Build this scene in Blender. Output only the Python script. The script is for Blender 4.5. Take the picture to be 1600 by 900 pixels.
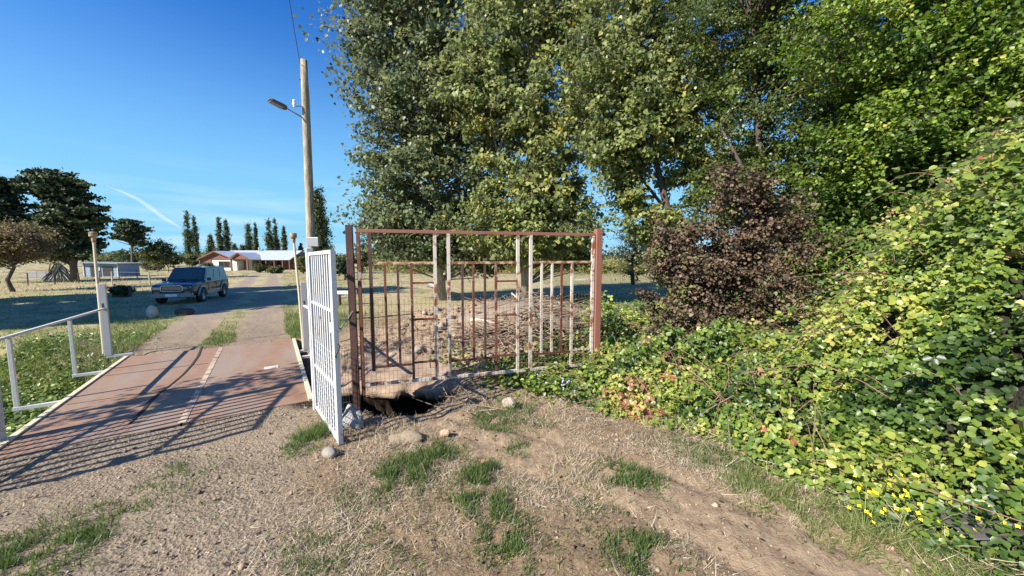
import bpy, math
import numpy as np
from mathutils import Vector, Matrix, Quaternion
R = math.radians
scene = bpy.context.scene
for o in list(bpy.data.objects): bpy.data.objects.remove(o)
COL = scene.collection
rng = np.random.default_rng(11)

# ---------------------------------------------------------------- camera
F, PITCH, CAMZ = 580.0, R(5.1), 2.0
cam = bpy.data.cameras.new('camera'); camo = bpy.data.objects.new('camera', cam); COL.objects.link(camo)
camo.location = (0, 0, CAMZ); camo.rotation_euler = (R(90) - PITCH, 0, 0)
cam.sensor_width = 36; cam.lens = 36 * F / 1600; cam.clip_start = 0.05; cam.clip_end = 12000
scene.camera = camo
# ---------------------------------------------------------------- sky and sun
SUN_TO = Vector((-0.76, -0.65, 0)).normalized() * math.cos(R(36)) + Vector((0, 0, math.sin(R(36))))
SUN_AZ = math.atan2(SUN_TO.x, SUN_TO.y)
w = bpy.data.worlds.new('World'); scene.world = w; w.use_nodes = True
nt = w.node_tree; nt.nodes.clear()
sky = nt.nodes.new('ShaderNodeTexSky'); sky.sky_type = 'NISHITA'; sky.sun_disc = False
sky.sun_elevation = R(36); sky.sun_rotation = SUN_AZ; sky.altitude = 100
sky.air_density = 1.0; sky.dust_density = 0.3; sky.ozone_density = 3.0
bg = nt.nodes.new('ShaderNodeBackground'); bg.inputs[1].default_value = 0.068
out = nt.nodes.new('ShaderNodeOutputWorld')
tc = nt.nodes.new('ShaderNodeTexCoord'); sep = nt.nodes.new('ShaderNodeSeparateXYZ')
mp = nt.nodes.new('ShaderNodeMapping'); mp.inputs['Scale'].default_value = (1.6, 1.6, 14)
nz = nt.nodes.new('ShaderNodeTexNoise'); nz.inputs['Scale'].default_value = 2.2; nz.inputs['Detail'].default_value = 6
r1 = nt.nodes.new('ShaderNodeMapRange'); r1.inputs[1].default_value = 0.45; r1.inputs[2].default_value = 0.75
r2 = nt.nodes.new('ShaderNodeMapRange'); r2.inputs[1].default_value = 0.20; r2.inputs[2].default_value = 0.02
mu = nt.nodes.new('ShaderNodeMath'); mu.operation = 'MULTIPLY'
mu2 = nt.nodes.new('ShaderNodeMath'); mu2.operation = 'MULTIPLY'; mu2.inputs[1].default_value = 0.75
mx = nt.nodes.new('ShaderNodeMix'); mx.data_type = 'RGBA'; mx.inputs[7].default_value = (6.2, 7.8, 8.8, 1)
L = nt.links.new
L(tc.outputs['Generated'], mp.inputs[0]); L(mp.outputs[0], nz.inputs['Vector']); L(nz.outputs[0], r1.inputs[0])
L(tc.outputs['Generated'], sep.inputs[0]); L(sep.outputs[2], r2.inputs[0])
L(r1.outputs[0], mu.inputs[0]); L(r2.outputs[0], mu.inputs[1]); L(mu.outputs[0], mu2.inputs[0])
hs = nt.nodes.new('ShaderNodeHueSaturation'); hs.inputs['Saturation'].default_value = 1.22; hs.inputs['Value'].default_value = 1.0
L(sky.outputs[0], hs.inputs['Color'])
tn = nt.nodes.new('ShaderNodeMix'); tn.data_type = 'RGBA'; tn.blend_type = 'MULTIPLY'; tn.inputs[0].default_value = 1; tn.inputs[7].default_value = (0.47, 1.02, 1.58, 1)
hz_ = nt.nodes.new('ShaderNodeMix'); hz_.data_type = 'RGBA'; hz_.inputs[7].default_value = (2.4, 5.4, 7.6, 1)
r3 = nt.nodes.new('ShaderNodeMapRange'); r3.interpolation_type = 'SMOOTHSTEP'; r3.inputs[1].default_value = 0.52; r3.inputs[2].default_value = -0.02
L(sep.outputs[2], r3.inputs[0]); L(r3.outputs[0], hz_.inputs[0])
L(hs.outputs[0], tn.inputs[6]); L(tn.outputs[2], hz_.inputs[6]); L(hz_.outputs[2], mx.inputs[6]); L(mu2.outputs[0], mx.inputs[0]); L(mx.outputs[2], bg.inputs[0]); L(bg.outputs[0], out.inputs[0])
sd = bpy.data.lights.new('sun', 'SUN'); sd.energy = 5.0; sd.angle = R(0.53); sd.color = (1, 0.93, 0.82)
so = bpy.data.objects.new('sun', sd); COL.objects.link(so); so.rotation_euler = SUN_TO.to_track_quat('Z', 'Y').to_euler()
vs = scene.view_settings; vs.view_transform = 'Standard'; vs.look = 'None'; vs.exposure = 0.95; vs.gamma = 1
scene.render.engine = 'CYCLES'
scene.cycles.max_bounces = 6; scene.cycles.transparent_max_bounces = 8; scene.cycles.diffuse_bounces = 3
scene.cycles.glossy_bounces = 2; scene.cycles.transmission_bounces = 4

# ---------------------------------------------------------------- pixel -> world helpers
cp, sp_ = math.cos(PITCH), math.sin(PITCH)
def ray(px, py):
    u = (px - 800) / F; v = (450 - py) / F
    return Vector((u, cp + v * sp_, -sp_ + v * cp))
def gnd(px, py, z=0.0):
    d = ray(px, py); t = (z - CAMZ) / d.z
    return Vector((d.x * t, d.y * t, z))
def at(px, py, Y):
    d = ray(px, py); t = Y / d.y
    return Vector((d.x * t, Y, CAMZ + d.z * t))

# ---------------------------------------------------------------- numpy noise
def _h(ix, iy, s):
    n = (ix * 374761393 + iy * 668265263 + s * 1442695041) & 0xffffffff
    n = ((n ^ (n >> 13)) * 1274126177) & 0xffffffff
    return ((n ^ (n >> 16)) & 0xffff) / 65535.0
def vnoise(x, y, s=0):
    x = np.asarray(x, float); y = np.asarray(y, float)
    ix = np.floor(x).astype(np.int64); iy = np.floor(y).astype(np.int64)
    fx = x - ix; fy = y - iy; fx = fx * fx * (3 - 2 * fx); fy = fy * fy * (3 - 2 * fy)
    a = _h(ix, iy, s); b = _h(ix + 1, iy, s); c = _h(ix, iy + 1, s); d = _h(ix + 1, iy + 1, s)
    return a + (b - a) * fx + (c - a) * fy + (a - b - c + d) * fx * fy
def fbm(x, y, s=0, o=4):
    r = 0; a = 0.5; t = 0
    for k in range(o):
        r = r + a * vnoise(np.asarray(x) * 2 ** k + 17.3 * k, np.asarray(y) * 2 ** k - 9.1 * k, s + k); t += a; a *= 0.5
    return r / t
def sstep(a, b, x):
    t = np.clip((x - a) / (b - a), 0, 1); return t * t * (3 - 2 * t)
def pdist(x, y, pts):
    best = np.full(np.shape(x), 1e9)
    for (ax, ay), (bx, by) in zip(pts[:-1], pts[1:]):
        dx, dy = bx - ax, by - ay
        t = np.clip(((x - ax) * dx + (y - ay) * dy) / (dx * dx + dy * dy), 0, 1)
        best = np.minimum(best, np.hypot(x - ax - t * dx, y - ay - t * dy))
    return best

# ---------------------------------------------------------------- bridge frame (ground coordinates)
BR_NR, BR_FR, BR_NL, BR_FL = gnd(495, 645), gnd(462, 538), gnd(0, 700), gnd(207, 553)
BN = (BR_NR + BR_NL) / 2; BF = (BR_FR + BR_FL) / 2
BDIR = (BF - BN).normalized(); BLEN = (BF - BN).length
BSIDE = Vector((BDIR.y, -BDIR.x, 0))           # towards the right edge
BW = ((BR_NR - BR_NL).dot(BSIDE) + (BR_FR - BR_FL).dot(BSIDE)) / 2
def bp(s, t, z=0.0):                            # s along (0 near .. BLEN far), t across (+ right)
    p = BN + BDIR * s + BSIDE * t; return Vector((p.x, p.y, z))
BROT = math.atan2(BDIR.y, BDIR.x)

ROAD = [(BN.x + 1.6, -3), (BN.x + 1.1, 1.0), (BN.x + 0.45, 2.8), (BN.x, BN.y), (BF.x, BF.y),
        (BF.x + BDIR.x * 40, BF.y + BDIR.y * 40), (BF.x + BDIR.x * 70, BF.y + BDIR.y * 72)]
DITCH = [(-40, 10.5), (-14, 7.6), (-8.5, 6.3), (-5, 6.0), (-2.6, 5.62), (-1.72, 5.52)]
EDGE = [(2.5, 30), (1.9, 12), (1.45, 8.5), (1.05, 6.6), (0.80, 5.6), (0.75, 5.0), (1.25, 4.45), (2.1, 3.75), (2.6, 3.0), (2.85, 2.3), (3.0, 1.4), (3.3, -4)]
def side(x, y):                                 # signed distance into the bramble side
    d = pdist(x, y, EDGE)
    ex = np.interp(y, [p[1] for p in EDGE[::-1]], [p[0] for p in EDGE[::-1]])
    return np.where(x > ex, d, -d)
def terr(x, y):
    x = np.asarray(x, float); y = np.asarray(y, float)
    r = np.hypot(x, y)
    z = -0.02 * np.clip(r - 10, 0, 55)
    z = z + 0.035 * (fbm(x * 0.7, y * 0.7, 3) - 0.5) * 2 + 0.25 * (fbm(x * 0.05, y * 0.05, 8) - 0.5) * sstep(12, 60, r)
    z = z + 3.5 * sstep(150, 900, r) * fbm(x * 0.004, y * 0.004, 5)
    # fine relief close to the camera
    nf = 1 - sstep(9, 22, r)
    z = z + nf * (0.050 * (fbm(x * 3.1, y * 3.1, 21, 5) - 0.5) + 0.026 * (fbm(x * 12, y * 12, 22, 4) - 0.5) * (0.4 + 0.6 * sstep(1.0, 2.2, pdist(x, y, ROAD))))
    # wheel ruts of the path that runs to the lower right
    pd = pdist(x, y, [(-1.2, 4.3), (0.1, 3.7), (1.2, 3.0), (2.1, 2.1), (2.5, 0.5)])
    z = z - nf * 0.026 * (np.exp(-((pd - 0.34) / 0.10) ** 2) + .5 * np.exp(-(pd / 0.10) ** 2)) * (.4 + 1.2 * fbm(x * 1.5, y * 1.5, 24))
    # spoil heap behind the rusty panel
    m = 0.62 * np.exp(-(((x + 1.6) / 1.5) ** 2 + ((y - 8.4) / 1.5) ** 2)) + 0.60 * np.exp(-(((x - 0.3) / 1.4) ** 2 + ((y - 8.8) / 1.3) ** 2)) + 0.30 * np.exp(-(((x - 1.0) / 1.2) ** 2 + ((y - 7.6) / .8) ** 2))
    z = z + m * (0.75 + 0.6 * fbm(x * 2.2, y * 2.2, 31))+ 0.26 * sstep(0.05, 0.3, m) * (fbm(x * 5, y * 5, 33, 4) - 0.5)
    # ditch
    d = pdist(x, y, DITCH) + 0.25 * (fbm(x * 1.6, y * 1.6, 41) - 0.5) + 0.22 * (fbm(x * 5, y * 5, 43, 4) - 0.5)
    dep = np.where(x > -3.2, 1.45, 0.85)
    hw = np.where(x > -3.2, 1.05, 1.35)
    bx, by = x - BN.x, y - BN.y
    s = bx * BDIR.x + by * BDIR.y; t = bx * BSIDE.x + by * BSIDE.y
    prot = 1 - (1 - sstep(BW / 2 + .1, BW / 2 + .25, t)) * (1 - sstep(0.0, 0.2, s)) * sstep(-BW / 2 - .6, -BW / 2 - .2, t)
    z = z - dep * prot * (1 - sstep(np.where(x > -3.2, 0.6, 0.4), 1.0, d / hw))
    # bank falling away left of the bridge
    bx, by = x - BN.x, y - BN.y
    s = bx * BDIR.x + by * BDIR.y; t = bx * BSIDE.x + by * BSIDE.y
    under = (1 - sstep(BW / 2 - 0.02, BW / 2 + 0.25, np.abs(t))) * sstep(0.02, 0.12, s) * (1 - sstep(BLEN - 0.12, BLEN - 0.02, s))
    left = (1 - sstep(-BW / 2 - 0.1, -BW / 2 + 0.1, t)) * sstep(-1.5, 0.3, s) * (1 - sstep(BLEN - 1.2, BLEN - 0.1, s)) * sstep(-8, -4, t)
    z = z - 0.35 * left
    z = np.where(under > 0, np.minimum(z, -0.30 * under), z)
    near_end = np.exp(-(s / 0.5) ** 2) * (1 - sstep(BW / 2, BW / 2 + .3, np.abs(t))) * (s < 0.03)
    z = z + near_end * (0.025 - z * .8) * (prot * 0 + 1)
    return z
def tz(x, y): return float(terr(np.array([x]), np.array([y]))[0])
def gt(px, py):                                 # pixel -> point on the terrain
    z = 0.0
    for _ in range(12):
        p = gnd(px, py, z); z = 0.5 * z + 0.5 * tz(p.x, p.y)
    p = gnd(px, py, z); p.z = tz(p.x, p.y); return p

# ---------------------------------------------------------------- object helpers
def link(o, parent=None):
    COL.objects.link(o)
    if parent: o.parent = parent
    return o
def tag(o, label=None, cat=None, group=None, kind=None):
    if label: o['label'] = label
    if cat: o['category'] = cat
    if group: o['group'] = group
    if kind: o['kind'] = kind
    return o
def empty(name, loc, label, cat, group=None, rz=0):
    o = bpy.data.objects.new(name, None); o.empty_display_size = 0.2; link(o)
    o.location = loc; o.rotation_euler = (0, 0, rz); return tag(o, label, cat, group)
def np_mesh(name, V, faces, mat, parent=None, attrs=None, smooth=False, origin=None):
    V = np.asarray(V, np.float32)
    if parent is not None and origin is None: origin = parent.location
    if origin is not None and parent is not None: V = V - np.array(origin, np.float32)
    me = bpy.data.meshes.new(name)
    me.vertices.add(len(V)); me.vertices.foreach_set('co', V.ravel())
    if not isinstance(faces, list): faces = [faces]
    idx = np.concatenate([f.ravel() for f in faces]).astype(np.int32)
    tot = np.concatenate([np.full(len(f), f.shape[1]) for f in faces])
    st = np.concatenate([[0], np.cumsum(tot)[:-1]]).astype(np.int32)
    me.loops.add(len(idx)); me.loops.foreach_set('vertex_index', idx)
    me.polygons.add(len(tot)); me.polygons.foreach_set('loop_start', st)
    me.update(calc_edges=True)
    if smooth: me.polygons.foreach_set('use_smooth', np.ones(len(tot), bool))
    for k, a in (attrs or {}).items():
        at_ = me.attributes.new(k, 'FLOAT', 'POINT'); at_.data.foreach_set('value', np.asarray(a, np.float32))
    me.materials.append(mat)
    o = bpy.data.objects.new(name, me); link(o, parent); return o
class MB:
    def __init__(s): s.v = []; s.f = []
    def add(s, vs, fs):
        n = len(s.v); s.v += [Vector(v) for v in vs]; s.f += [tuple(i + n for i in f) for f in fs]; return s
    def box(s, c, size, rot=None):
        x, y, z = [a / 2 for a in size]; c = Vector(c)
        vs = [Vector((i * x, j * y, k * z)) for i in (-1, 1) for j in (-1, 1) for k in (-1, 1)]
        if rot is not None: vs = [rot @ v for v in vs]
        return s.add([c + v for v in vs], [(0, 1, 3, 2), (4, 6, 7, 5), (0, 4, 5, 1), (2, 3, 7, 6), (0, 2, 6, 4), (1, 5, 7, 3)])
    def bar(s, a, b, w, h=None, up=(0, 0, 1)):
        a, b = Vector(a), Vector(b); d = (b - a); L_ = d.length; d.normalize(); up = Vector(up)
        if abs(d.dot(up)) > 0.99: up = Vector((BSIDE.x, BSIDE.y, 0))
        sx = d.cross(up).normalized(); sz = sx.cross(d).normalized(); h = h or w
        rot = Matrix((sx, d, sz)).transposed()
        return s.box((a + b) / 2, (w, L_, h), rot)
    def tube(s, pts, rad, n=8, cap=True):
        pts = [Vector(p) for p in pts]
        if not hasattr(rad, '__len__'): rad = [rad] * len(pts)
        vs = []; ref = None
        for i, p in enumerate(pts):
            d = (pts[min(i + 1, len(pts) - 1)] - pts[max(i - 1, 0)]).normalized()
            if ref is None:
                ref = Vector((0, 0, 1)) if abs(d.z) < 0.9 else Vector((1, 0, 0))
            a = d.cross(ref).normalized(); b = a.cross(d).normalized(); ref = b
            for k in range(n):
                t = 2 * math.pi * k / n; vs.append(p + a * math.cos(t) * rad[i] + b * math.sin(t) * rad[i])
        fs = []
        for i in range(len(pts) - 1):
            for k in range(n):
                fs.append((i * n + k, i * n + (k + 1) % n, (i + 1) * n + (k + 1) % n, (i + 1) * n + k))
        if cap: fs.append(tuple(range(n))[::-1]); fs.append(tuple((len(pts) - 1) * n + k for k in range(n)))
        return s.add(vs, fs)
    def lathe(s, prof, c=(0, 0, 0), axis='z', n=24):
        vs = []; c = Vector(c)
        for r, h in prof:
            for k in range(n):
                t = 2 * math.pi * k / n; a, b = r * math.cos(t), r * math.sin(t)
                vs.append(c + (Vector((a, b, h)) if axis == 'z' else Vector((a, h, b)) if axis == 'y' else Vector((h, a, b))))
        fs = [(i * n + k, i * n + (k + 1) % n, (i + 1) * n + (k + 1) % n, (i + 1) * n + k) for i in range(len(prof) - 1) for k in range(n)]
        return s.add(vs, fs)
    def blob(s, c, r, seed=0, n=10, rough=0.25, rot=0.0):
        g = np.random.default_rng(seed); vs = []; off = g.uniform(0, 50)
        for i in range(n + 1):
            th = math.pi * i / n
            for k in range(2 * n):
                ph = math.pi * k / n
                d = Vector((math.sin(th) * math.cos(ph), math.sin(th) * math.sin(ph), math.cos(th)))
                q = 1 + rough * (float(fbm(d.x * 1.7 + off + d.z, d.y * 1.7 + off - d.z, seed, 3)) - 0.5) * 2
                v = Vector((d.x * r[0] * q, d.y * r[1] * q, d.z * r[2] * q)); v.rotate(Quaternion((0, 0, 1), rot)); vs.append(Vector(c) + v)
        fs = [(i * 2 * n + k, (i + 1) * 2 * n + k, (i + 1) * 2 * n + (k + 1) % (2 * n), i * 2 * n + (k + 1) % (2 * n)) for i in range(n) for k in range(2 * n)]
        return s.add(vs, fs)
    def build(s, name, mat, parent=None, smooth=False, local=False, bevel=0):
        me = bpy.data.meshes.new(name)
        off = Vector((0, 0, 0))
        vs = s.v
        if parent is not None and not local:
            P = Matrix.Translation(parent.location) @ parent.rotation_euler.to_matrix().to_4x4()
            if parent.parent is not None:
                P = Matrix.Translation(parent.parent.location) @ parent.parent.rotation_euler.to_matrix().to_4x4() @ P
            Pi = P.inverted(); vs = [Pi @ v for v in vs]
        me.from_pydata([tuple(v) for v in vs], [], s.f); me.validate(); me.update()
        me.materials.append(mat)
        if smooth: me.polygons.foreach_set('use_smooth', [True] * len(me.polygons))
        o = bpy.data.objects.new(name, me); link(o, parent)
        if bevel:
            m = o.modifiers.new('b', 'BEVEL'); m.width = bevel; m.segments = 2; m.limit_method = 'ANGLE'
        return o

# ---------------------------------------------------------------- materials
class NT:
    def __init__(s, name):
        s.m = bpy.data.materials.new(name); s.m.use_nodes = True; s.t = s.m.node_tree; s.t.nodes.clear()
        s.out = s.n('OutputMaterial'); s.p = s.n('BsdfPrincipled'); s.l(s.p.outputs[0], s.out.inputs[0])
    def n(s, k, **kw):
        x = s.t.nodes.new('ShaderNode' + k)
        for a, b in kw.items(): setattr(x, a, b)
        return x
    def l(s, a, b): s.t.links.new(a, b)
    def noise(s, scale, detail=4, rough=0.55, vec=None, dist=0):
        x = s.n('TexNoise'); x.inputs['Scale'].default_value = scale; x.inputs['Detail'].default_value = detail
        x.inputs['Roughness'].default_value = rough; x.inputs['Distortion'].default_value = dist
        s.l(vec or s.pos(), x.inputs['Vector']); return x.outputs[0]
    def pos(s):
        if not hasattr(s, '_p'): s._p = s.n('TexCoord').outputs['Object']
        return s._p
    def ramp(s, fac, stops, interp='LINEAR'):
        x = s.n('ValToRGB'); x.color_ramp.interpolation = interp; e = x.color_ramp.elements
        while len(e) < len(stops): e.new(0.5)
        for i, (p, c) in enumerate(stops): e[i].position = p; e[i].color = (c, c, c, 1) if not hasattr(c, '__len__') else (*c, 1)
        s.l(fac, x.inputs[0]); return x.outputs[0]
    def mix(s, fac, a, b, mode='MIX'):
        x = s.n('Mix'); x.data_type = 'RGBA'; x.blend_type = mode
        for i, v in ((0, fac), (6, a), (7, b)):
            if hasattr(v, 'is_output'): s.l(v, x.inputs[i])
            else: x.inputs[i].default_value = v if i == 0 else (*v, 1)
        return x.outputs[2]
    def math(s, op, a, b=0.0):
        x = s.n('Math'); x.operation = op
        for i, v in enumerate((a, b)):
            if hasattr(v, 'is_output'): s.l(v, x.inputs[i])
            else: x.inputs[i].default_value = v
        return x.outputs[0]
    def attr(s, name): x = s.n('Attribute'); x.attribute_name = name; return x.outputs['Fac']
    def col(s, c): s.l(c, s.p.inputs['Base Color']) if hasattr(c, 'is_output') else setattr(s.p.inputs['Base Color'], 'default_value', (*c, 1)); return s
    def bump(s, h, dist=0.01, strength=1.0):
        x = s.n('Bump'); x.inputs['Distance'].default_value = dist; x.inputs['Strength'].default_value = strength
        s.l(h, x.inputs['Height']); s.l(x.outputs[0], s.p.inputs['Normal']); return s
    def set(s, **k):
        for a, b in k.items():
            i = s.p.inputs[a.replace('_', ' ')]
            if hasattr(b, 'is_output'): s.l(b, i)
            else: i.default_value = b
        return s
def plain(name, c, rough=0.6, var=0.25, scale=6, metal=0, bump=0):
    m = NT(name); f = m.noise(scale, 5)
    m.col(m.mix(f, tuple(x * (1 - var) for x in c), tuple(min(1, x * (1 + var)) for x in c))).set(Roughness=rough, Metallic=metal)
    if bump: m.bump(m.noise(scale * 4, 4), bump)
    return m.m
def rusty(name, paint, rust=(0.16, 0.055, 0.025), amount=0.5, scale=4, rough=0.55):
    m = NT(name); f = m.noise(scale, 7, 0.7); f2 = m.noise(scale * 9, 4)
    k = m.ramp(f, [(amount - 0.04, 1.0), (amount + 0.04, 0.0)])
    rc = m.mix(f2, tuple(x * 0.6 for x in rust), tuple(x * 1.7 for x in rust))
    pc = m.mix(f2, tuple(x * 0.85 for x in paint), paint)
    m.col(m.mix(k, pc, rc)).set(Roughness=rough).bump(f2, 0.002); return m.m
def leafmat(name, stops, back=None, trans=0.35, rough=0.45, spec=0.4):
    m = NT(name); a = m.attr('tint')
    c = m.ramp(a, stops)
    if back:
        g = m.n('NewGeometry'); c2 = m.mix(0.6, c, back); c = m.mix(g.outputs['Backfacing'], c, c2)
    m.col(c).set(Roughness=rough); m.p.inputs['Specular IOR Level'].default_value = spec
    t = m.n('BsdfTranslucent'); hs = m.n('HueSaturation'); hs.inputs['Value'].default_value = 1.5; hs.inputs['Saturation'].default_value = 1.15
    m.l(c, hs.inputs['Color']); m.l(hs.outputs[0], t.inputs[0])
    x = m.n('MixShader'); x.inputs[0].default_value = trans; m.l(m.p.outputs[0], x.inputs[1]); m.l(t.outputs[0], x.inputs[2]); m.l(x.outputs[0], m.out.inputs[0])
    return m.m
M = {}
def ground_mat():
    m = NT('ground_soil'); P = m.pos()
    road, soil, green, stone = m.attr('road'), m.attr('soil'), m.attr('green'), m.attr('far')
    n1 = m.noise(1.3, 6, 0.6); n2 = m.noise(9, 6, 0.65); n3 = m.noise(55, 5, 0.7); n4 = m.noise(0.08, 5)
    mpn = m.n('Mapping'); mpn.inputs['Scale'].default_value = (1, 1, 1); mpn.inputs['Rotation'].default_value = (0, 0, 0.5); m.l(P, mpn.inputs[0])
    vor = m.n('TexVoronoi'); vor.inputs['Scale'].default_value = 38; m.l(P, vor.inputs['Vector'])
    vor2 = m.n('TexVoronoi'); vor2.inputs['Scale'].default_value = 90; m.l(P, vor2.inputs['Vector'])
    dry = m.mix(m.ramp(n3, [(0.35, 0.0), (0.65, 1.0)]), (0.13, 0.085, 0.055), (0.38, 0.285, 0.185))
    dry = m.mix(m.ramp(n2, [(0.35, 0.0), (0.7, 0.7)]), dry, (0.33, 0.225, 0.145))
    tan = m.mix(m.ramp(n2, [(0.3, 0.0), (0.7, 1.0)]), (0.21, 0.14, 0.095), (0.44, 0.32, 0.225))
    tan = m.mix(m.ramp(n3, [(0.4, 0.0), (0.8, 0.6)]), tan, (0.50, 0.385, 0.285))
    sv = m.n('SeparateColor'); m.l(vor.outputs['Color'], sv.inputs[0]); sv2 = m.n('SeparateColor'); m.l(vor2.outputs['Color'], sv2.inputs[0])
    grav = m.mix(sv.outputs[0], (0.17, 0.13, 0.10), (0.40, 0.32, 0.25))
    grav = m.mix(m.math('MULTIPLY', sv2.outputs[0], 0.5), grav, (0.30, 0.235, 0.18))
    grav = m.mix(m.ramp(n1, [(0.35, 0.1), (0.65, 0.75)]), grav, (0.34, 0.255, 0.19))
    farc = m.mix(m.ramp(n4, [(0.4, 0.0), (0.6, 1.0)]), (0.40, 0.32, 0.19), (0.27, 0.26, 0.10))
    farc = m.mix(m.ramp(m.noise(0.9, 5), [(0.35, 0.0), (0.7, 0.8)]), farc, (0.46, 0.37, 0.235))
    grn = m.mix(n2, (0.07, 0.095, 0.03), (0.17, 0.185, 0.07))
    c = m.mix(m.math('MULTIPLY', soil, 1.0), dry, tan)
    c = m.mix(stone, c, farc)
    c = m.mix(road, c, grav)
    c = m.mix(green, c, grn)
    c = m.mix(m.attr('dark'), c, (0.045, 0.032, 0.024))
    nfar = m.math('SUBTRACT', 1.0, stone); c = m.mix(nfar, c, m.mix(1.0, c, (0.86, 0.875, 0.81), 'MULTIPLY'))
    h = m.math('ADD', m.math('MULTIPLY', n3, 0.5), m.math('MULTIPLY', m.math('MULTIPLY', vor.outputs['Distance'], 0.45), road)); h = m.math('ADD', h, m.math('MULTIPLY', n2, 0.8))
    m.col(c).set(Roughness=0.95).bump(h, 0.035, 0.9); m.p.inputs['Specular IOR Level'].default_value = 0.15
    return m.m
M['ground'] = ground_mat()
M['white'] = rusty('white_paint', (0.66, 0.65, 0.60), amount=0.26, scale=5)
M['cream'] = rusty('cream_paint', (0.72, 0.62, 0.42), amount=0.33, scale=5)
M['greywhite'] = rusty('greyed_white_paint', (0.55, 0.53, 0.50), amount=0.33, scale=4)
M['rust'] = rusty('rusted_steel', (0.42, 0.36, 0.31), rust=(0.13, 0.042, 0.022), amount=0.60, scale=5, rough=0.7)
M['rustpale'] = rusty('rust_streaked_pale_paint', (0.66, 0.58, 0.48), rust=(0.20, 0.075, 0.035), amount=0.46, scale=5)
M['redpost'] = rusty('red_oxide_paint', (0.30, 0.125, 0.085), rust=(0.24, 0.085, 0.05), amount=0.42, scale=3, rough=0.6)
M['wire'] = plain('galvanised_wire', (0.22, 0.20, 0.18), 0.5, metal=0.6)
M['rustwire'] = plain('rusted_wire', (0.12, 0.07, 0.045), 0.7)
M['black'] = plain('black_rubber', (0.03, 0.03, 0.032), 0.7)
M['dark'] = plain('dark_metal', (0.05, 0.05, 0.055), 0.5)
M['galv'] = plain('grey_metal', (0.33, 0.34, 0.35), 0.45, metal=0.4)
M['whitecer'] = plain('white_ceramic', (0.85, 0.85, 0.82), 0.25, 0.05)
M['stone'] = plain('grey_stone', (0.29, 0.255, 0.21), 0.85, 0.35, 14, bump=0.01)
M['tanstone'] = plain('tan_stone', (0.45, 0.32, 0.20), 0.9, 0.35, 12, bump=0.01)
M['clod'] = plain('soil_clod', (0.33, 0.235, 0.165), 0.95, 0.4, 10, bump=0.02)
M['concrete'] = plain('broken_concrete', (0.36, 0.35, 0.33), 0.9, 0.4, 12, bump=0.02)
M['deadwood'] = plain('dead_wood', (0.25, 0.19, 0.135), 0.9, 0.45, 9, bump=0.01)
M['palewood'] = plain('pale_wood', (0.55, 0.47, 0.37), 0.85, 0.3, 9)
M['darkwood'] = plain('dark_weathered_wood', (0.10, 0.075, 0.055), 0.9, 0.4, 9)
def bark(name, a, b, sc=6):
    m = NT(name); mpn = m.n('Mapping'); mpn.inputs['Scale'].default_value = (1, 1, 0.18); m.l(m.pos(), mpn.inputs[0])
    f = m.noise(sc * 3, 6, 0.7, mpn.outputs[0]); m.col(m.mix(m.ramp(f, [(0.35, 0.0), (0.65, 1.0)]), a, b)).set(Roughness=0.95).bump(f, 0.03); return m.m
M['barkpale'] = bark('pale_poplar_bark', (0.14, 0.12, 0.095), (0.42, 0.39, 0.33))
M['barkdark'] = bark('dark_bark', (0.045, 0.035, 0.028), (0.14, 0.11, 0.085))
M['polewood'] = bark('weathered_pole_wood', (0.20, 0.165, 0.11), (0.50, 0.43, 0.30), 4)
def deckmat():
    m = NT('rusted_deck_plate'); P = m.pos()
    n1 = m.noise(0.9, 6, 0.6); n2 = m.noise(7, 6, 0.7); n3 = m.noise(60, 4)
    mpn = m.n('Mapping'); mpn.vector_type = 'TEXTURE'; mpn.inputs['Scale'].default_value = (3.3, .66, 1); mpn.inputs['Rotation'].default_value = (0, 0, BROT); m.l(P, mpn.inputs[0]); ns = m.noise(1.0, 5, 0.6, mpn.outputs[0])
    c = m.mix(m.ramp(n2, [(0.3, 0.0), (0.7, 1.0)]), (0.205, 0.105, 0.058), (0.32, 0.183, 0.108))
    c = m.mix(m.ramp(n3, [(0.3, 0.0), (0.8, 0.5)]), c, (0.34, 0.22, 0.155))
    c = m.mix(m.ramp(ns, [(0.42, 0.0), (0.62, 0.9)]), c, (0.27, 0.21, 0.16))
    c = m.mix(m.ramp(n1, [(0.55, 0.0), (0.75, 0.6)]), c, (0.22, 0.17, 0.14))
    m.col(c).set(Roughness=0.75).bump(n2, 0.006); return m.m
M['deck'] = deckmat()
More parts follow.
